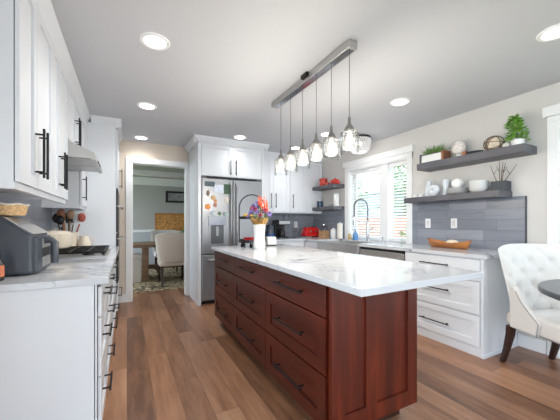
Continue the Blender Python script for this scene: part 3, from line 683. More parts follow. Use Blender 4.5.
sd = thing('soap_pump', 'small nickel soap pump on worktop between faucet and dishwasher', 'soap pump', (3.29, 3.03, CT))
MB().lathe([(.02, 0), (.02, .01), (.012, .015), (.012, .07)], (3.29, 3.03, CT), 14).tube([(3.29, 3.03, CT+.065), (3.29, 3.03, CT+.085), (3.21, 3.03, CT+.08)], .007).build('body', M['chrome'], sd, smooth=True)

# blinds in the window
def blind(lb, y0, y1):
    t = thing('window_blind', lb, 'blind', (XR+.065, (y0+y1)/2, WZ0), 'slatted blinds in the kitchen window')
    xc = XR+.062
    MB().box(xc-.025, xc+.025, y0, y1, WZ1-.065, WZ1-.014).build('head_rail', M['trim'], t)
    MB().box(xc-.022, xc+.022, y0, y1, WZ0+.015, WZ0+.035).build('bottom_rail', M['trim'], t)
    m = MB(); z = WZ0+.06; a = radians(32)
    while z < WZ1-.075:
        dx, dz = .025*cos(a), .025*sin(a); q = .0012
        m.add([(xc-dx, y0, z-dz), (xc+dx, y0, z+dz), (xc+dx, y1, z+dz), (xc-dx, y1, z-dz), (xc-dx, y0, z-dz+2*q), (xc+dx, y0, z+dz+2*q), (xc+dx, y1, z+dz+2*q), (xc-dx, y1, z-dz+2*q)],
              [(0, 3, 2, 1), (4, 5, 6, 7), (0, 1, 5, 4), (1, 2, 6, 5), (2, 3, 7, 6), (3, 0, 4, 7)]); z += .043
    m.build('slats', M['trim'], t)
    for yy in (y0+.08, y1-.08): MB().tube([(xc-.027, yy, WZ0+.03), (xc-.027, yy, WZ1-.03)], .0015, 5).build('ladder_cord', M['cloth'], t)
blind('white slatted blind in the window half beyond the faucet', 3.195, WY1-.016)
blind('white slatted blind in the window half nearer the wooden shelves', WY0+.016, 3.035)

# outlets
def outlet(lb, fr, a, z):
    t = thing('wall_outlet', lb, 'outlet', fp(fr, a, 0, z), 'white wall outlets on the grey tile')
    fb(MB(), fr, a-.036, a+.036, 0, .006, z-.058, z+.058).build('cover_plate', M['trim'], t, bevel=.003)
    m = MB(); fb(m, fr, a-.017, a+.017, .005, .009, z-.035, z+.035); m.build('socket', plain('socket_white', (214, 214, 214), .4), t)
outlet('white outlet on the tile nearest the window', ('X-', XR-.012), 2.37, 1.19)
outlet('white outlet on the tile above the wooden dough bowl', ('X-', XR-.012), 2.04, 1.19)
outlet('white outlet on the back wall tile behind wine glasses', ('Y-', YB-.012), 2.96, 1.16)

# ------------------------------------------------------------------ island
isl = thing('kitchen_island', 'cherry-stained kitchen island with nine drawers and panelled end', 'kitchen island', (1.25, 2.3, 0))
IX, IX1, IY0, IY1 = .935, 1.572, 1.20, 3.40
MB().box(IX, IX1, IY0, IY1, .10, .88).build('carcass', M['cherry'], isl)
MB().box(IX+.07, IX1-.06, IY0+.06, IY1-.06, 0, .10).build('toe_kick', M['espresso'], isl)
FI = ('X-', IX)
for a0, a1 in ((1.225, 1.965), (1.965, 2.70), (2.70, 3.39)):
    c = (a0+a1)/2; hl = .175
    for z0, z1, hz, sl in ((.70, .868, .797, True), (.395, .695, .553, False), (.105, .39, .24, False)):
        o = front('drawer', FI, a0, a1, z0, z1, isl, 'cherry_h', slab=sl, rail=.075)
        pull(FI, c-hl, c+hl, hz, hz, o, r=.0065, out=.033)
e = MB(); y = IY0
def eb(x0, x1, z0, z1, d): e.box(x0, x1, y-d, y, z0, z1)
eb(IX-.015, 1.005, .10, .88, .02); eb(1.155, 1.235, .10, .88, .02); eb(1.49, IX1, .10, .88, .02)
eb(1.005, 1.155, .10, .19, .02); eb(1.005, 1.155, .80, .88, .02); eb(1.235, 1.49, .10, .19, .02); eb(1.235, 1.49, .80, .88, .02)
eb(1.005, 1.155, .19, .80, .006); eb(1.235, 1.49, .19, .80, .006)
e.build('end_panel', M['cherry'], isl)
ctp = MB().box(.885, 1.828, .932, 3.43, .88, CT)
tag(ctp.build('countertop', M['quartz'], bevel=.004), 'white veined quartz top of the cherry island', 'countertop')

# ------------------------------------------------------------------ on the island: vase with flowers, tiered tray
VX, VY = 1.262, 2.87
va = thing('flower_vase', 'tall white vase of dried flowers on the island', 'vase', (VX, VY, CT))
MB().lathe([(.055, 0), (.062, .01), (.066, .05), (.058, .10), (.058, .16), (.066, .24), (.07, .262), (.062, .262), (.05, .16), (.05, .05), (0, .02)], (VX, VY, CT), 28).build('body', M['ceramic'], va, smooth=True)
rnd = random.Random(11)
wm = MB()
for k in range(130):
    a = rnd.uniform(0, 2*pi); rr = rnd.uniform(.72, 1); p0 = (VX+.045*rr*cos(a), VY+.045*rr*sin(a), CT+.22); p1 = (VX+.088*rr*cos(a), VY+.088*rr*sin(a), CT+.322+rnd.uniform(-.02, .01))
    wm.tube([p0, p1], .0018, 4); d = Vector(p1)-Vector(p0)
    for j in range(4): wm.leaf(Vector(p0)+d*(.5+.13*j), (cos(a), sin(a), 2.2), (-sin(a), cos(a), 0), .03, .014)
tag(wm.build('dried_wheat', M['wheat']), 'tan dried grass bunched in the white vase beneath the purple flowers', 'dried grass', kind='stuff')
def blossom(nm, lb, p0, p1, mt, sz, grp):
    t = thing(nm, lb, 'flower', tuple(p0), grp); MB().tube([p0, p1], .002, 5).build('stem', M['stem'], t)
    m = MB(); rn = random.Random(int(p1[0]*1e5) % 9999)
    for k in range(34):
        v = Vector((rn.gauss(0, 1), rn.gauss(0, 1), rn.gauss(0, 1))).normalized()
        m.leaf(Vector(p1)+v*sz*.25, v, (rn.uniform(-1, 1), rn.uniform(-1, 1), .5), sz*.8, sz*.5)
    m.build('petals', M[mt], t)
NF = 32
for k in range(NF):
    a = k*2.39996; q = sqrt((k+.5)/NF); z = CT+.485-.125*q*q+(.02 if k % 2 else -.012)
    p0 = Vector((VX+.026*q*cos(a), VY+.026*q*sin(a), CT+.2)); top = Vector((VX+.122*q*cos(a), VY+.122*q*sin(a), z))
    if k in (0, 2, 5, 7, 10, 13, 15, 18, 21, 24):
        p1 = top+Vector((0, 0, .085)); base = top-Vector((0, 0, .015))
        t = thing('orange_flower', 'upright orange flower spike rising from the white vase', 'flower', tuple(p0), 'orange flower spikes in the vase')
        MB().tube([p0, base], .002, 5).build('stem', M['stem'], t)
        m = MB()
        for j in range(24):
            pt_ = base.lerp(p1, j/23); aa = j*2.4; m.leaf(pt_, (cos(aa), sin(aa), 1.1), (0, 0, 1), .024*(1.2-j/26), .014)
        m.build('spike', M['orange'], t)
    elif k in (3, 8, 12, 17, 23, 28):
        blossom('crimson_flower', 'crimson blossom between the purple ones in the vase', p0, top, 'magenta', .025, 'crimson blossoms in the vase')
    else:
        blossom('purple_flower', 'fluffy purple blossom in the white vase', p0, top, 'purple', .026, 'purple blossoms in the vase')

TX, TY = 1.318, 3.2
tt = thing('tiered_tray', 'black wire two-tier stand with arched handle behind the vase', 'tray', (TX, TY, CT))
MB().lathe([(.0, 0.052), (.165, .052), (.165, .085), (.16, .085), (.16, .058), (0, .058)], (TX, TY, CT), 32).build('lower_tray', M['blackp'], tt, smooth=True)
for k in range(6):
    a = k*pi/3; MB().lathe([(.014, 0), (.02, .012), (.014, .024), (.008, .054)], (TX+.13*cos(a), TY+.13*sin(a), CT), 10).build('foot', M['black'], tt, smooth=True)
MB().lathe([(.0, .325), (.125, .325), (.125, .355), (.12, .355), (.12, .331), (0, .331)], (TX-.035, TY, CT), 32).build('upper_tray', M['blackp'], tt, smooth=True)
arch = [(TX-.165, TY, CT+.07), (TX-.165, TY, CT+.44)] + [(TX+.165*cos(a), TY, CT+.45+.165*sin(a)) for a in [pi-pi*k/18 for k in range(19)]] + [(TX+.165, TY, CT+.44), (TX+.165, TY, CT+.07)]
MB().tube(arch, .007, 8).build('arch_handle', M['black'], tt, smooth=True)
rb = thing('red_dish', 'red lidded dish on the lower level of wire stand', 'dish', (TX-.06, TY-.042, CT+.06))
MB().box(TX-.115, TX-.005, TY-.085, TY+.0, CT+.0602, CT+.10).build('body', M['red'], rb, bevel=.012)
MB().box(TX-.12, TX, TY-.09, TY+.005, CT+.10, CT+.115).build('lid', M['red'], rb, bevel=.005)
for k, (dx, lb) in enumerate(((-.06, 'yellow lemon on the upper tier at its left'), (.0, 'yellow lemon on the upper tier next to arch centre'))):
    tag(MB().ell((TX-.035+dx, TY-.04, CT+.331+.0295), .036, .028, .028).build('lemon', M['yellow'], smooth=True), lb, 'lemon', 'lemons on the wire stand')
cj = thing('white_canister', 'white square canister on the island right behind the vase', 'canister', (1.555, 3.22, CT))
MB().box(1.50, 1.62, 3.16, 3.28, CT+.012, CT+.11).build('body', M['ceramic'], cj, bevel=.012)
MB().box(1.505, 1.615, 3.165, 3.275, CT, CT+.012).build('base', M['blackp'], cj)

# ------------------------------------------------------------------ back counter
kt = thing('electric_kettle', 'black electric kettle with blue glass window on back worktop', 'kettle', (2.27, 4.68, CT))
kx, ky = 2.27, 4.68
MB().lathe([(.085, 0), (.088, .02), (.08, .03)], (kx, ky, CT), 26).build('base', M['blackp'], kt, smooth=True)
MB().lathe([(.076, .03), (.082, .05), (.08, .09)], (kx, ky, CT), 26, close=False).build('lower_band', plain('blue_band', (38, 70, 120), .25), kt, smooth=True)
MB().lathe([(.08, .09), (.066, .21), (.062, .225)], (kx, ky, CT), 26).build('jug', plain('smoked_kettle', (58, 66, 78), .15), kt, smooth=True)
MB().lathe([(.064, .225), (.05, .245), (.0, .25)], (kx, ky, CT), 26).build('lid', M['blackp'], kt, smooth=True)
MB().tube([(kx-.06, ky, CT+.225), (kx-.12, ky-.02, CT+.22), (kx-.13, ky-.02, CT+.15), (kx-.08, ky, CT+.07)], .013).build('handle', M['blackp'], kt, smooth=True)
cm_ = thing('coffee_maker', 'black and silver coffee maker standing beside the kettle', 'coffee maker', (2.52, 4.74, CT))
MB().box(2.42, 2.62, 4.62, 4.88, CT, CT+.03).box(2.42, 2.62, 4.78, 4.88, CT+.03, CT+.24).box(2.41, 2.63, 4.6, 4.88, CT+.24, CT+.33).build('body', M['blackp'], cm_, bevel=.008)
MB().box(2.415, 2.625, 4.596, 4.60, CT+.255, CT+.315).build('front_plate', M['steel_h'], cm_)
MB().lathe([(.05, .03), (.062, .06), (.055, .14), (.04, .16), (.045, .175)], (2.52, 4.70, CT), 22).build('carafe', plain('coffee_glass', (42, 36, 36), .08), cm_, smooth=True)
MB().lathe([(.03, 0), (.05, .01), (.055, .1), (.05, .11)], (2.60, 4.70, CT+.33), 20).build('bean_hopper', M['glass'], cm_, smooth=True)
# wine glasses on a little wire rack
def wineglass(x, y, lb):
    t = thing('wine_glass', lb, 'glass', (x, y, CT), 'wine glasses on the back worktop')
    MB().lathe([(.034, 0), (.03, .004), (.004, .01), (.004, .085)], (x, y, CT), 18).build('stem', M['wavy'], t, smooth=True)
    MB().lathe([(.004, .085), (.028, .10), (.038, .135), (.032, .18)], (x, y, CT), 18, close=False).build('bowl', M['wavy'], t, smooth=True)
wineglass(2.72, 4.62, 'wine glass nearest the coffee maker'); wineglass(2.80, 4.70, 'wine glass in the middle before the back outlet'); wineglass(2.89, 4.62, 'wine glass nearest the red toaster')
to = thing('toaster', 'glossy red two-slot toaster in the worktop corner', 'toaster', (3.12, 4.66, CT))
poly = [(3.12-.155+0, CT+.02), (3.12+.155, CT+.02), (3.12+.16, CT+.10), (3.12+.14, CT+.165), (3.12+.10, CT+.195), (3.12-.10, CT+.195), (3.12-.14, CT+.165), (3.12-.16, CT+.10)]
MB().prism(poly, 1, 4.57, 4.75).build('shell', M['red'], to, bevel=.02, seg=3, smooth=True)
MB().box(2.97, 3.27, 4.575, 4.745, CT, CT+.024).build('base', M['chrome'], to)
MB().box(3.03, 3.21, 4.61, 4.635, CT+.1945, CT+.1975).box(3.03, 3.21, 4.685, 4.71, CT+.1945, CT+.1975).build('slot', M['blackp'], to)
for dx in (-.06, .06): MB().prism([(3.12+dx+.02*cos(2*pi*k/14), CT+.12+.02*sin(2*pi*k/14)) for k in range(14)], 1, 4.552, 4.572).build('knob', M['chrome'], to)
MB().box(3.275, 3.30, 4.64, 4.68, CT+.10, CT+.12).build('lever', M['blackp'], to)
wb = thing('wooden_crate', 'small light brown wooden box beside the red toaster', 'box', (3.24, 4.38, CT))
MB().box(3.17, 3.30, 4.30, 4.46, CT, CT+.125).build('body', plain('pale_wood_box', (180, 144, 108), .6, var=.12, stretch=(1, 1, 8)), wb, bevel=.004)
MB().box(3.165, 3.305, 4.295, 4.465, CT+.125, CT+.135).build('lid', plain('pale_wood_lid', (196, 160, 124), .6), wb)
gj = thing('glass_jar', 'clear glass jar on the light brown wooden box', 'jar', (3.23, 4.38, CT+.135))
MB().lathe([(.045, 0), (.05, .01), (.05, .075), (.035, .09), (.035, .10)], (3.23, 4.38, CT+.135), 20, close=False).lathe([(0, 0), (.045, 0)], (3.23, 4.38, CT+.135), 20).build('body', M['wavy'], gj, smooth=True)
MB().cyl((3.23, 4.38, CT+.235), .037, .015, 18).build('lid', M['chrome'], gj)
wj = thing('white_crock', 'tall white ceramic jar beside the paper towel roll', 'jar', (3.22, 4.08, CT))
MB().lathe([(.045, 0), (.052, .01), (.054, .12), (.048, .145), (.05, .155), (.04, .155), (.04, .02), (0, .02)], (3.22, 4.08, CT), 24).build('body', M['ceramic'], wj, smooth=True)
MB().lathe([(.05, .156), (.05, .166), (.012, .175), (.012, .19), (0, .195)], (3.22, 4.08, CT), 24).build('lid', M['ceramic'], wj, smooth=True)
pt = thing('paper_towel_roll', 'white paper towel roll upright on worktop by the window', 'paper towel', (3.23, 3.92, CT))
MB().lathe([(.06, 0), (.06, .012), (0, .012)], (3.23, 3.92, CT), 24).build('stand', M['chrome'], pt, smooth=True)
MB().lathe([(.02, .012), (.046, .013), (.046, .27), (.02, .27)], (3.23, 3.92, CT), 26).build('roll', M['cloth'], pt, smooth=True)
MB().cyl((3.23, 3.92, CT+.012), .008, .28, 10).build('rod', M['chrome'], pt)
def pump(nm, lb, x, y, r, h, mt):
    t = thing(nm, lb, 'bottle', (x, y, CT))
    MB().lathe([(r*.9, 0), (r, .008), (r, h*.5), (r*.75, h*.62), (r*.35, h*.68)], (x, y, CT), 20).build('body', M[mt], t, smooth=True)
    MB().lathe([(r*.4, h*.68), (r*.4, h*.78), (.005, h*.79), (.005, h*.95)], (x, y, CT), 14).tube([(x, y, CT+h*.95), (x-.04, y, CT+h*.93)], .006).build('pump', M['ceramic' if mt == 'amber' else 'bluesoap'], t, smooth=True)
pump('soap_bottle', 'amber soap bottle with white pump at the window edge', 3.27, 3.72, .026, .155, 'amber')
pump('soap_bottle', 'blue dish soap bottle standing left of the faucet', 3.27, 3.58, .042, .19, 'bluesoap')
sp = thing('bud_vase', 'tiny glass bud vase with green sprig under the blind', 'vase', (3.45, 2.85, WZ0+.012))
sx, sy, sz = 3.31, 2.72, CT
OFF[sp.name] = Vector((sx, sy, sz)); sp.location = (sx, sy, sz)
MB().lathe([(.02, 0), (.026, .01), (.022, .05), (.014, .07), (.017, .08)], (sx, sy, sz), 16, close=False).build('body', M['wavy'], sp, smooth=True)
m = MB(); rn = random.Random(5)
for k in range(26): m.leaf((sx+rn.gauss(0, .02), sy+rn.gauss(0, .02), sz+.09+rn.uniform(0, .06)), (rn.uniform(-1, 1), rn.uniform(-1, 1), .5), (0, 0, 1), .04, .022)
for k in range(5): m.tube([(sx, sy, sz+.02), (sx+rn.gauss(0, .015), sy+rn.gauss(0, .015), sz+.12)], .0015, 4)
m.build('sprig', M['leaf'], sp)

# dough bowl on the right worktop
def boat(name, lb, cat, cx, cy, cz, L, w, h, mat):
    m = MB(); ns, nr = 24, 10; V = []; Fs = []
    for lay, (sc1, dz) in enumerate(((1, 0), (.90, .012))):
        for i in range(ns+1):
            s = -1+2*i/ns; ww = w*sqrt(max(.02, 1-abs(s)**2.6)); top = h*(.62+.38*s*s)
            for j in range(nr+1):
                q = -1+2*j/nr; prof_ = abs(q)**2.2; V.append((cx+q*ww*sc1*(.55+.45*prof_), cy+s*L*(sc1*.05+.95), cz+dz*(1-prof_)*1. + (top*(prof_ if abs(s) < .85 else max(prof_, (abs(s)-.85)/.15)))))
    st = (ns+1)*(nr+1)
    for lay in (0, 1):
        for i in range(ns):
            for j in range(nr):
                a = lay*st+i*(nr+1)+j; f = (a, a+1, a+nr+2, a+nr+1); Fs.append(f if lay else f[::-1])
    for i in range(ns):
        for j in (0, nr): a = i*(nr+1)+j; Fs.append((a, a+nr+1, st+a+nr+1, st+a))
    for j in range(nr):
        for i in (0, ns): a = i*(nr+1)+j; Fs.append((a, a+1, st+a+1, st+a))
    m.add(V, Fs); return tag(m.build(name, M[mat], smooth=True), lb, cat)
boat('dough_bowl', 'long honey-coloured wooden dough bowl on worktop below outlets', 'bowl', 3.17, 1.985, CT+.001, .24, .10, .095, 'bowlwood')
tag(MB().ell((3.17, 1.94, CT+.065), .04, .07, .03, z0=-.95).build('bread_loaf', plain('pale_garlic', (222, 208, 188), .8, var=.15, scale=50, bmp=.6), smooth=True), 'pale rounded piece lying in the wooden dough bowl', 'bread')

# ------------------------------------------------------------------ floating shelves
def shelf(lb, y0, y1, z0, z1, grp=None): return tag(MB().box(3.13, XR, y0, y1, z0, z1).build('floating_shelf', M['shelf'], bevel=.003), lb, 'shelf', 'charcoal floating shelves')
SU, SLW, CU, CL = 1.91, 1.51, 1.87, 1.485
shelf('long charcoal floating shelf holding the green plants', 1.272, 2.355, SU-.075, SU)
shelf('long charcoal floating shelf of white dishes on top of tile', 1.467, 2.54, SLW-.062, SLW)
shelf('short corner floating shelf carrying the red pottery', 3.975, 4.612, CU-.06, CU)
shelf('short corner floating shelf carrying the blue mug', 3.975, 4.612, CL-.06, CL)
# corner shelves
rc = thing('red_canister', 'round red canister at the far end of corner shelf', 'canister', (3.25, 4.42, CU))
MB().lathe([(.07, 0), (.075, .006), (.075, .12), (.07, .125)], (3.25, 4.42, CU), 26).build('body', M['redware'], rc, smooth=True)
MB().lathe([(.078, .125), (.078, .14), (.06, .15), (.012, .152), (.012, .17), (0, .172)], (3.25, 4.42, CU), 26).build('lid', M['redware'], rc, smooth=True)
rt = thing('red_teapot', 'squat red teapot at the window end of corner shelf', 'teapot', (3.25, 4.07, CU))
MB().lathe([(.05, 0), (.078, .025), (.082, .05), (.06, .085), (.03, .095), (.012, .10), (.014, .115), (0, .12)], (3.25, 4.07, CU), 26).build('body', M['redware'], rt, smooth=True)
MB().tube([(3.25, 4.14, CU+.03), (3.25, 4.19, CU+.06), (3.25, 4.21, CU+.09)], [.014, .011, .008]).build('spout', M['redware'], rt, smooth=True)
MB().tube([(3.18, 4.04, CU+.07), (3.155, 4.03, CU+.07), (3.155, 4.03, CU+.03), (3.18, 4.04, CU+.025)], .007).build('handle', M['redware'], rt, smooth=True)
rs = thing('red_sugar_bowl', 'small red bowl between the red canister and teapot', 'bowl', (3.22, 4.27, CU))
MB().lathe([(.03, 0), (.05, .015), (.055, .05), (.05, .05), (.045, .02), (0, .012)], (3.22, 4.27, CU), 22).build('body', M['redware'], rs, smooth=True)
mg = thing('blue_mug', 'dark blue mug at the far end of lower corner shelf', 'mug', (3.23, 4.50, CL))
MB().lathe([(.045, 0), (.055, .008), (.058, .115), (.052, .115), (.05, .012), (0, .01)], (3.23, 4.50, CL), 24).build('body', M['bluemug'], mg, smooth=True)
MB().tube([(3.18, 4.47, CL+.09), (3.145, 4.45, CL+.09), (3.145, 4.45, CL+.035), (3.18, 4.47, CL+.03)], .008).build('handle', M['bluemug'], mg, smooth=True)
for k in range(4):
    tag(MB().lathe([(.05, 0), (.095, .008), (.1, .014), (.095, .014), (.05, .007), (0, .006)], (3.25, 4.27, CL+.012*k), 28).build('plate', M['ceramic'], smooth=True), 'white plate in the pile beside the blue mug on the corner shelf', 'plate', 'white plates on the corner shelf')
ca = thing('tall_canister', 'tall white cylinder at window end of lower corner shelf', 'canister', (3.25, 4.04, CL))
MB().lathe([(.045, 0), (.048, .005), (.048, .195), (.044, .2)], (3.25, 4.04, CL), 24).build('body', M['ceramic'], ca, smooth=True)
MB().lathe([(.05, .2), (.05, .215), (0, .218)], (3.25, 4.04, CL), 24).build('lid', M['ceramic'], ca, smooth=True)

# long upper shelf
pl = thing('grass_planter', 'wooden box planter of green grass on the upper long shelf', 'planter', (3.24, 2.19, SU))
MB().box(3.175, 3.195, 2.07, 2.32, SU, SU+.10).box(3.285, 3.305, 2.07, 2.32, SU, SU+.10).box(3.195, 3.285, 2.07, 2.32, SU, SU+.012).build('side_board', M['ceramic'], pl)
for y0 in (2.045, 2.32): MB().box(3.17, 3.31, y0, y0+.025, SU, SU+.115).build('end_board', M['boxwood'] if y0 < 2.2 else M['shelf'], pl)
MB().box(3.17, 3.176, 2.07, 2.32, SU, SU+.012).box(3.17, 3.176, 2.07, 2.32, SU+.095, SU+.105).build('edge_strip', M['shelf'], pl)
MB().box(3.195, 3.285, 2.07, 2.32, SU+.012, SU+.085).build('soil', M['bark'], pl)
m = MB(); rn = random.Random(3)
for k in range(260):
    p = Vector((rn.uniform(3.20, 3.28), rn.uniform(2.08, 2.31), SU+.08)); d = Vector((rn.uniform(-.8, .6), rn.uniform(-.8, .9), rn.uniform(.5, 1.2)))
    m.leaf(p, d, (0, 0, 1), rn.uniform(.08, .16), .008)
m.build('grass', M['leafd'], pl)
eg = thing('egg_ornament', 'large speckled white egg ornament on small stand, upper shelf', 'ornament', (3.25, 1.91, SU))
MB().lathe([(.05, 0), (.045, .012), (.03, .03), (.04, .045)], (3.25, 1.91, SU), 20).build('stand', M['ceramic'], eg, smooth=True)
MB().lathe([(.0, .04), (.05, .05), (.072, .085), (.07, .13), (.048, .175), (.02, .197), (0, .2)], (3.25, 1.91, SU), 26).build('egg', M['egg'], eg, smooth=True)
tag(MB().box(3.17, 3.21, 1.80, 1.84, SU, SU+.05).build('wooden_block', M['boxwood'], bevel=.006), 'little reddish brown wooden block beside the egg ornament', 'ornament')
dk = tag(MB().lathe([(.035, 0), (.06, .012), (.078, .035), (.072, .035), (.05, .014), (0, .01)], (3.25, 1.745, SU), 28).build('dark_dish', M['darkbox'], smooth=True), 'shallow dark grey dish on the upper long shelf', 'dish')
# woven rope orb
ob = thing('woven_orb', 'pale orb wrapped in brown vine between dish and plant', 'ornament', (3.24, 1.565, SU))
oc = Vector((3.24, 1.565, SU+.076))
MB().ell(oc, .07, .085, .072).build('core', M['rope'], ob, smooth=True)
m = MB(); rn = random.Random(8)
for k in range(9):
    nv = Vector((rn.gauss(0, 1), rn.gauss(0, 1), rn.gauss(0, 1))).normalized(); e1 = nv.orthogonal().normalized(); e2 = nv.cross(e1)
    m.tube([oc+Vector(((e1*cos(a)+e2*sin(a)).x*.073, (e1*cos(a)+e2*sin(a)).y*.088, (e1*cos(a)+e2*sin(a)).z*.075)) for a in [2*pi*j/28 for j in range(28)]], .0035, 5, closed=True)
m.build('vine_wrap', M['twig'], ob, smooth=True)
tag(MB().ell((3.2, 1.44, SU+.026), .028, .03, .026).build('white_stone', M['egg'], smooth=True), 'small white rounded stone between woven orb and potted plant', 'ornament')
pp = thing('potted_plant', 'bushy bright green plant in white pot at upper shelf end', 'plant', (3.24, 1.365, SU))
MB().lathe([(.045, 0), (.06, .01), (.068, .05), (.07, .062), (.062, .062), (.055, .05), (0, .05)], (3.24, 1.365, SU), 24, .78, .78).build('pot', M['ceramic'], pp, smooth=True)
m = MB(); rn = random.Random(4)
for k in range(300):
    z = rn.random(); w_ = .062*(1-z)**.7+.016; a = rn.uniform(0, 2*pi); q = rn.random()**.5
    p = Vector((3.24+w_*q*cos(a), 1.365+.035*z+1.05*w_*q*sin(a), SU+.06+.225*z))
    m.leaf(p, (cos(a), sin(a), rn.uniform(-.3, .8)), (rn.uniform(-.5, .5), rn.uniform(-.5, .5), 1), rn.uniform(.03, .05), rn.uniform(.025, .038))
m.build('foliage', M['leaf'], pp)
m = MB()
for k in range(5): m.tube([(3.24, 1.365, SU+.045), (3.24+rn.gauss(0, .02), 1.38+rn.gauss(0, .02), SU+.2)], .0025, 5)
m.build('stems', M['stem'], pp)

# long lower shelf
def cup(x, y, lb):
    t = thing('white_cup', lb, 'cup', (x, y, SLW), 'small white cups on the lower long shelf')
    MB().lathe([(.022, 0), (.03, .006), (.034, .048), (.03, .048), (.027, .01), (0, .008)], (x, y, SLW), 20).build('body', M['ceramic'], t, smooth=True)
    MB().tube([(x-.03, y+.01, SLW+.04), (x-.052, y+.015, SLW+.038), (x-.05, y+.015, SLW+.016), (x-.028, y+.01, SLW+.012)], .004).build('handle', M['ceramic'], t, smooth=True)
cup(3.24, 2.46, 'small white cup at the very window end of lower shelf'); cup(3.24, 2.375, 'small white cup next to the tall pale pitcher')
dv = thing('disc_vase', 'round pale blue-grey disc vase standing on the lower long shelf', 'vase', (3.22, 2.19, SLW))
m = MB(); dc = Vector((3.22, 2.19, SLW+.072)); m.tube([dc+Vector((0, .036*cos(a), .036*sin(a))) for a in [2*pi*k/30 for k in range(30)]], .034, 12, closed=True)
m.box(3.20, 3.24, 2.16, 2.22, SLW, SLW+.012)
m.build('ring', M['ceramicg'], dv, smooth=True)
jv = thing('tall_pitcher', 'tall pale blue-grey pitcher with a curved handle behind the disc vase', 'pitcher', (3.28, 2.30, SLW))
MB().lathe([(.03, 0), (.042, .015), (.045, .07), (.03, .13), (.026, .17), (.034, .195), (.028, .195), (.02, .17), (0, .16)], (3.28, 2.30, SLW), 24).build('body', M['ceramicg'], jv, smooth=True)
MB().tube([(3.275, 2.272, SLW+.175), (3.27, 2.24, SLW+.165), (3.27, 2.235, SLW+.11), (3.275, 2.262, SLW+.08)], .007).build('handle', M['ceramicg'], jv, smooth=True)
tag(MB().lathe([(.03, 0), (.036, .01), (.03, .09), (.04, .16), (.034, .185), (.022, .19), (.0, .19)], (3.27, 2.075, SLW), 22).build('slim_vase', M['ceramicg'], smooth=True), 'slim pale grey vase between the disc vase and the plate pile', 'vase')
for k in range(5):
    tag(MB().lathe([(.06, 0), (.1, .01), (.118, .018), (.112, .019), (.06, .008), (0, .007)], (3.25, 1.93, SLW+.0125*k), 32).build('plate', M['ceramic'], smooth=True), 'white plate in the pile under the round white bowl', 'plate', 'white plates on the lower long shelf')
tag(MB().lathe([(.03, 0), (.055, .02), (.064, .055), (.05, .09), (.02, .108), (0, .11)], (3.25, 1.93, SLW+.072), 26).build('round_bowl', M['ceramic'], smooth=True), 'round white bowl upside down on top of the plate pile', 'bowl')
for k in range(4):
    tag(MB().lathe([(.045, 0), (.075, .02), (.09, .05), (.085, .05), (.065, .02), (0, .012)], (3.25, 1.715, SLW+.0245*k), 30).build('nested_bowl', M['ceramic'], smooth=True), 'white bowl in the nested stack beside charcoal planter box', 'bowl', 'nested white bowls')
bp_ = thing('twig_planter', 'square charcoal planter with bare branches at lower shelf end', 'planter', (3.31, 1.535, SLW))
m = MB(); m.box(3.245, 3.37, 1.473, 1.485, SLW, SLW+.10).box(3.245, 3.37, 1.583, 1.595, SLW, SLW+.10).box(3.245, 3.257, 1.485, 1.583, SLW, SLW+.10).box(3.358, 3.37, 1.485, 1.583, SLW, SLW+.10).box(3.257, 3.358, 1.485, 1.583, SLW, SLW+.01)
m.build('box', M['darkbox'], bp_)
MB().box(3.257, 3.358, 1.485, 1.583, SLW+.01, SLW+.085).build('soil', M['bark'], bp_)
for k, (dy, h, lean) in enumerate(((.03, .19, .07), (0, .225, .01), (-.02, .205, -.03), (-.04, .17, -.11), (.01, .215, -.015))):
    p0 = Vector((3.30+.01*k-.02, 1.535+dy*.5, SLW+.08)); p1 = p0+Vector((0, lean*.5, h*.5)); p2 = p0+Vector((.01, lean, h))
    MB().tube([p0, p1, p2], [.004, .0035, .002], 6).tube([p1, p1+Vector((.01, .03 if k % 2 else -.03, h*.3))], [.003, .0015], 5).build('branch', M['twig'], bp_, smooth=True)
for k in range(3): MB().ell((3.28, 1.505+.03*k, SLW+.092), .018, .018, .014).build('pebble', M['boxwood'], bp_, smooth=True)

# ------------------------------------------------------------------ pendants
PX = 1.358
pb = thing('pendant_rail', 'long brushed nickel ceiling rail holding six glass pendants', 'light rail', (PX, 2.12, ZC))
MB().box(PX-.035, PX+.04, 1.51, 2.70, ZC-.055, ZC-.0).build('rail', M['steel_h'], pb, bevel=.003)
MB().box(PX-.028, PX+.028, 1.53, 2.68, ZC-.058, ZC-.054).build('mirror_strip', M['chrome'], pb)
MB().box(PX-.058, PX+.03, 2.0, 2.09, ZC-.03, ZC).build('junction_box', M['black'], pb)
ys = [1.548, 1.748, 1.943, 2.150, 2.360, 2.555]
p = thing('pendant_light', '', 'pendant light', (PX, ys[0], 1.84), 'glass pendants above the island')
def local(mb, nm, mt, root, **k): return mb.build(nm, M[mt], root, world=False, **k)
local(MB().cyl((0, 0, .08), .0022, ZC-.058-1.84-.08, 6), 'cord', 'dsteel', p)
local(MB().lathe([(.036, -.008), (.036, .002), (.027, .018), (.012, .04), (.009, .085), (.004, .09)], (0, 0, 0), 20), 'cap', 'capgrey', p, smooth=True)
local(MB().lathe([(.02, -.002), (.042, -.012), (.046, -.03), (.046, -.12), (.036, -.135), (0.01, -.138)], (0, 0, 0), 24, close=False), 'inner_shade', 'crackle', p, smooth=True)
local(MB().lathe([(.034, 0), (.055, -.012), (.066, -.035), (.068, -.12), (.064, -.165)], (0, 0, 0), 28, close=False), 'outer_glass', 'glass', p, smooth=True)
local(MB().lathe([(0, -.115), (.018, -.108), (.028, -.085), (.022, -.05), (.012, -.02), (.012, 0)], (0, 0, 0), 16), 'bulb', 'bulb', p, smooth=True)
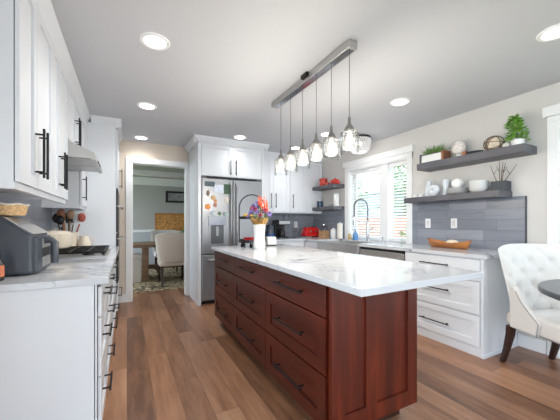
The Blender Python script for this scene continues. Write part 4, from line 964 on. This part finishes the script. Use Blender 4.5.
plb = ['glass pendant light nearest the camera, at the near end of the rail', 'glass pendant light second from the near end of the rail', 'glass pendant light third from the near end of the rail',
       'glass pendant light fourth from the near end of the rail', 'glass pendant light second from the refrigerator end of the rail', 'glass pendant light closest to the refrigerator on the rail']
ys = [1.548, 1.748, 1.943, 2.150, 2.360, 2.555]
p['label'] = plb[0]
for k in range(1, 6): dup(p, (PX, ys[k], 1.84), label=plb[k])
for yy in ys:
    l = bpy.data.lights.new('pendant_bulb_light', 'POINT'); l.energy = 7.0; l.shadow_soft_size = .04; l.color = (1, .9, .76)
    o = bpy.data.objects.new('pendant_bulb_light', l); COL.objects.link(o); o.location = (PX, yy, 1.65)

# recessed ceiling lights
cl = thing('ceiling_light', '', 'ceiling light', (.17, 2.157, ZC), 'round recessed ceiling lights')
local(MB().lathe([(.072, -.001), (.072, -.006), (.092, -.008), (.098, -.002), (.098, 0)], (0, 0, 0), 36, close=False), 'trim_ring', 'trim', cl, smooth=True)
local(MB().lathe([(0, -.004), (.074, -.004), (.074, -.001), (0, -.001)], (0, 0, 0), 32), 'lens', 'lens', cl)
spots = [((.17, 2.157), 'recessed ceiling light above the wall cabinets nearest the camera'), ((.188, 3.391), 'recessed ceiling light over the aisle level with range hood'),
         ((.182, 4.70), 'recessed ceiling light just before the doorway'), ((1.453, 4.0), 'recessed ceiling light in front of the refrigerator cabinet'),
         ((2.485, 2.063), 'recessed ceiling light above the white drawers, right of the pendants'), ((2.47, .831), 'recessed ceiling light cut by the right edge of the photo'),
         ((2.48, 3.30), 'recessed ceiling light glimpsed behind the two nearest pendants'), ((2.48, 4.15), 'recessed ceiling light glimpsed behind the middle pendants')]
cl['label'] = spots[0][1]
for (x, y), lb in spots[1:]: dup(cl, (x, y, ZC), label=lb)
for (x, y), lb in spots:
    l = bpy.data.lights.new('ceiling_lamp_light', 'SPOT'); l.energy = LAMP*(.9 if y > 4.5 and x < 1 else .55 if y > 3.9 and x < 2 else 1.6 if x < 1 else 1); l.spot_size = radians(150); l.spot_blend = .9; l.shadow_soft_size = .07; l.color = (1, .99, .97)
    o = bpy.data.objects.new('ceiling_lamp_light', l); COL.objects.link(o); o.location = (x, y, ZC-.02)

# crystal flush light over the sink
fl = thing('crystal_ceiling_light', 'round crystal-bead flush ceiling light near the window', 'ceiling light', (3.0, 3.2, ZC))
cx, cy = 3.0, 3.2
MB().lathe([(0, 0), (.155, 0), (.155, -.022), (0, -.022)], (cx, cy, ZC), 36).build('rim', M['black'], fl, smooth=True)
m = MB()
for ring, (rr, z0, n) in enumerate(((.15, -.04, 34), (.152, -.068, 34), (.15, -.096, 34), (.145, -.124, 32), (.138, -.152, 30), (.128, -.18, 28), (.105, -.20, 22), (.075, -.212, 16), (.04, -.218, 9))):
    for k in range(n):
        a = 2*pi*(k+.5*(ring % 2))/n; m.ell((cx+rr*cos(a), cy+rr*sin(a), ZC+z0), .0125, .0125, .0145, 6, 4)
mc, t_, b__ = new_mat('crystal'); b__.inputs['Base Color'].default_value = (.9, .9, .92, 1); b__.inputs['Roughness'].default_value = .05; b__.inputs['Transmission Weight'].default_value = .1; b__.inputs['IOR'].default_value = 1.5
m.build('crystal_beads', mc, fl, smooth=True)
MB().ell((cx, cy, ZC-.09), .03, .03, .04).build('bulb', plain('warm_bulb', (255, 240, 220), .4, emit=(255, 236, 210), estr=3.), fl, smooth=True)

l = bpy.data.lights.new('crystal_lamp_light', 'POINT'); l.energy = 2.5; l.shadow_soft_size = .08; l.color = (1, .97, .93)
o = bpy.data.objects.new('crystal_lamp_light', l); COL.objects.link(o); o.location = (cx, cy, ZC-.30)

# ------------------------------------------------------------------ tufted chair and table at the right
def chair_back(mb, w0, w1, z0, z1, y0, lean, wrap, th, tufts=False, nx=40, nz=36, roundtop=.04):
    V = []; F = []
    rows = []
    if tufts:
        k = 0
        for zz in (.12, .28, .44, .60, .76, .92):
            off = 0 if k % 2 else .5; k += 1
            rows += [((i+off)*.6-.9, zz) for i in range(0, 4)]
    for lay in (0, 1):
        for j in range(nz+1):
            t = j/nz
            for i in range(nx+1):
                s = -1+2*i/nx; w_ = w0+(w1-w0)*t
                z = z0+(z1-z0)*t - roundtop*abs(s)**4*t
                edge = (1-abs(s)**8)*(1-t**10)
                y = y0+lean*t - wrap*abs(s)**2.2
                if lay == 0:
                    y -= th*.5*edge
                    if tufts:
                        dd = 0
                        for (a, b) in rows:
                            r2 = ((s-a)*w_)**2+((t-b)*(z1-z0))**2
                            dd += .02*exp(-r2/.0012)
                            # creases along the diamond lines
                        u_ = (s+.9)/.6; v_ = (t-.12)/.16
                        c1 = abs(((u_-.5*v_-.5) % 1)-.5)*2; c2 = abs(((u_+.5*v_-.5) % 1)-.5)*2
                        cr = max(0, 1-min(1-c1, 1-c2)*7); dd += .005*cr
                        y += dd*edge
                else: y += th*.5*edge
                V.append((s*w_, y, z))
    st = (nx+1)*(nz+1)
    for lay in (0, 1):
        for j in range(nz):
            for i in range(nx):
                a = lay*st+j*(nx+1)+i; F.append((a, a+1, a+nx+2, a+nx+1))
    for j in range(nz):
        for i in (0, nx): a = j*(nx+1)+i; F.append((a, a+nx+1, st+a+nx+1, st+a))
    for i in range(nx):
        for j in (0, nz): a = j*(nx+1)+i; F.append((a, a+1, st+a+1, st+a))
    return mb.add(V, F)
CH = (2.968, .95)
ch = thing('tufted_chair', 'cream button-tufted dining chair with dark legs by white drawers', 'chair', (CH[0], CH[1], 0), rz=radians(-22))
local(chair_back(MB(), .235, .322, .40, 1.015, .245, .085, .075, .085, True, 56, 52), 'backrest', 'cream', ch, smooth='full')
m = MB(); V = []; nx = 12
pf = [(-.29, .335), (.25, .335), (.27, .36), (.27, .44), (.2, .475), (0, .487), (-.22, .475), (-.285, .445), (-.30, .39)]
m.prism([(p_, q) for p_, q in pf], 0, -.24, .24)
local(m, 'seat', 'cream', ch, bevel=.03, seg=4, smooth=True)
for s in (-1, 1):
    poly = [(.21, .335), (-.02, .335), (-.05, .44), (.02, .50), (.09, .57), (.14, .65), (.17, .68), (.205, .68), (.215, .60)]
    x0, x1 = (s*.222, s*.262)
    local(MB().prism(poly, 0, min(x0, x1), max(x0, x1)), 'side_wing', 'cream', ch, bevel=.016, seg=3, smooth=True)
    n_ = MB(); path = [(-.05+.01, .34), (-.05, .44), (.02, .50), (.09, .57), (.14, .65)]
    P = [Vector((0, a, b)) for a, b in path]
    for i in range(len(P)-1):
        L = (P[i+1]-P[i]).length; k = max(2, int(L/.014))
        for j in range(k): q = P[i].lerp(P[i+1], j/k); n_.ell((s*.2635, q.y+.014, q.z), .003, .0048, .0048, 6, 4)
    for k in range(20): n_.ell((s*.241, -.28+.013*k, .345), .004, .0048, .0048, 6, 4)
    local(n_, 'nailhead_trim', 'dsteel', ch)['kind'] = 'stuff'
def leg(pts, w):
    m = MB(); V = []; F = []
    for i, (x, y, z) in enumerate(pts):
        h = w[i]; V += [(x-h, y-h, z), (x+h, y-h, z), (x+h, y+h, z), (x-h, y+h, z)]
    for i in range(len(pts)-1):
        for k in range(4): F.append((i*4+k, i*4+(k+1) % 4, i*4+4+(k+1) % 4, i*4+4+k))
    n = len(pts)*4; F += [(0, 1, 2, 3), (n-4, n-3, n-2, n-1)]
    return m.add(V, F)
for s in (-1, 1):
    local(leg([(s*.235, .30, 0), (s*.23, .265, .12), (s*.225, .235, .26), (s*.225, .225, .34)], [.017, .02, .024, .026]), 'leg', 'espresso', ch, bevel=.004)
    local(leg([(s*.235, -.245, 0), (s*.235, -.245, .36)], [.018, .026]), 'leg', 'espresso', ch, bevel=.004)
TB = (2.775, .40)
tb = thing('round_dining_table', 'dark grey round table cut by right edge of photo', 'table', (TB[0], TB[1], 0))
MB().lathe([(.0, .725), (.585, .725), (.6, .732), (.6, .758), (.593, .765), (0, .765)], (TB[0], TB[1], 0), 64).build('tabletop', M['tablegrey'], tb, smooth=True)
MB().lathe([(.09, .06), (.07, .12), (.05, .3), (.07, .5), (.09, .66), (.2, .7), (.2, .726)], (TB[0], TB[1], 0), 28).build('pedestal', M['espresso'], tb, smooth=True)
for k in range(4):
    a = k*pi/2+.35; MB().tube([(TB[0]+.05*cos(a), TB[1]+.05*sin(a), .12), (TB[0]+.2*cos(a), TB[1]+.2*sin(a), .08), (TB[0]+.34*cos(a), TB[1]+.34*sin(a), .024)], [.035, .03, .022], 10).build('foot', M['espresso'], tb, smooth=True)

# ------------------------------------------------------------------ dining room
tag(MB().box(-1.1, 1.9, 5.5, 8.0, 0, .012).build('area_rug', M['rug']), 'patterned cream and olive rug under the far dining table', 'rug')
dt = thing('dining_table', 'weathered oak trestle table seen through the doorway', 'table', (.9, 6.95, 0))
MB().box(-.35, 2.1, 6.32, 7.4, .70, .76).build('tabletop', M['oak'], dt, bevel=.006)
for xx in (.33, 1.75):
    MB().box(xx-.05, xx+.05, 6.5, 7.22, .012, .09).box(xx-.05, xx+.05, 6.82, 6.92, .09, .62).box(xx-.05, xx+.05, 6.42, 7.3, .62, .70).box(xx-.06, xx+.06, 6.46, 6.58, .012, .70).build('leg', M['oak'], dt, bevel=.008)
MB().box(.33, 1.75, 6.84, 6.90, .2, .29).build('stretcher', M['oak'], dt)
bn = thing('upholstered_stool', 'white skirted stool at the left of far dining table', 'stool', (.08, 6.62, .012))
MB().box(-.16, .25, 6.42, 6.82, .012, .47).build('skirt', M['cream'], bn, bevel=.01)
MB().box(-.17, .26, 6.41, 6.83, .47, .56).build('cushion', M['cream'], bn, bevel=.03, seg=3)
def dchair(lb, loc, rz, mt='creamdark'):
    t = thing('dining_chair', lb, 'chair', loc, 'upholstered chairs in the dining room', rz)
    local(chair_back(MB(), .28, .345, .43, 1.0, .25, .07, .09, .08, False, 24, 20, .05), 'backrest', mt, t, smooth='full')
    local(MB().prism([(-.27, .36), (.26, .36), (.27, .44), (.1, .48), (-.2, .475), (-.28, .43)], 0, -.26, .26), 'seat', mt, t, bevel=.025, seg=3, smooth=True)
    for s in (-1, 1):
        local(leg([(s*.22, .29, 0), (s*.215, .25, .2), (s*.21, .23, .37)], [.016, .02, .024]), 'leg', 'espresso', t)
        local(leg([(s*.22, -.23, 0), (s*.22, -.23, .37)], [.016, .024]), 'leg', 'espresso', t)
    return t
# sitters face the table: this one turns its back to the kitchen
dchair('oatmeal upholstered chair with its back to the doorway', (.795, 6.05, .012), pi)
dchair('white upholstered chair on the far side of dining table', (.85, 7.62, .012), 0, 'cream')
fb2 = thing('table_flowers', 'low bowl of greenery on the far dining table', 'plant', (1.2, 6.85, .76))
MB().lathe([(.06, 0), (.1, .03), (.13, .09), (.12, .09), (.09, .03), (0, .02)], (1.2, 6.85, .76), 24).build('bowl', M['ceramic'], fb2, smooth=True)
m = MB(); rn = random.Random(21)
for k in range(160):
    v = Vector((rn.gauss(0, 1), rn.gauss(0, 1), abs(rn.gauss(0, 1)))).normalized()*rn.random()**.4
    m.leaf((1.2+v.x*.13, 6.85+v.y*.13, .84+v.z*.2), (v.x, v.y, v.z+.2), (0, 0, 1), .07, .04)
m.build('foliage', M['leafd'], fb2)
ca_ = thing('carved_panel', 'orange-brown carved wood panel on the dining room wall', 'wall panel', (1.2, 8.86, .98))
MB().box(.72, 1.62, 8.845, 8.885, .98, 1.44).build('panel', M['carved'], ca_)
MB().box(.70, 1.64, 8.84, 8.865, 1.42, 1.46).box(.70, 1.64, 8.84, 8.865, .96, 1.0).box(.70, .74, 8.84, 8.865, .96, 1.46).box(1.60, 1.64, 8.84, 8.865, .96, 1.46).build('frame', M['bowlwood'], ca_)
pf_ = thing('wall_picture', 'wide black-framed picture above the carved wood panel', 'picture', (1.35, 8.88, 1.78))
MB().box(.98, 1.75, 8.855, 8.9, 1.775, 1.83).box(.98, 1.75, 8.855, 8.9, 2.05, 2.105).box(.98, 1.04, 8.855, 8.9, 1.83, 2.05).box(1.69, 1.75, 8.855, 8.9, 1.83, 2.05).build('frame', M['blackp'], pf_)
MB().box(1.04, 1.69, 8.88, 8.9, 1.83, 2.05).build('print', plain('grey_print', (150, 150, 150), .5, var=.35, scale=9), pf_)
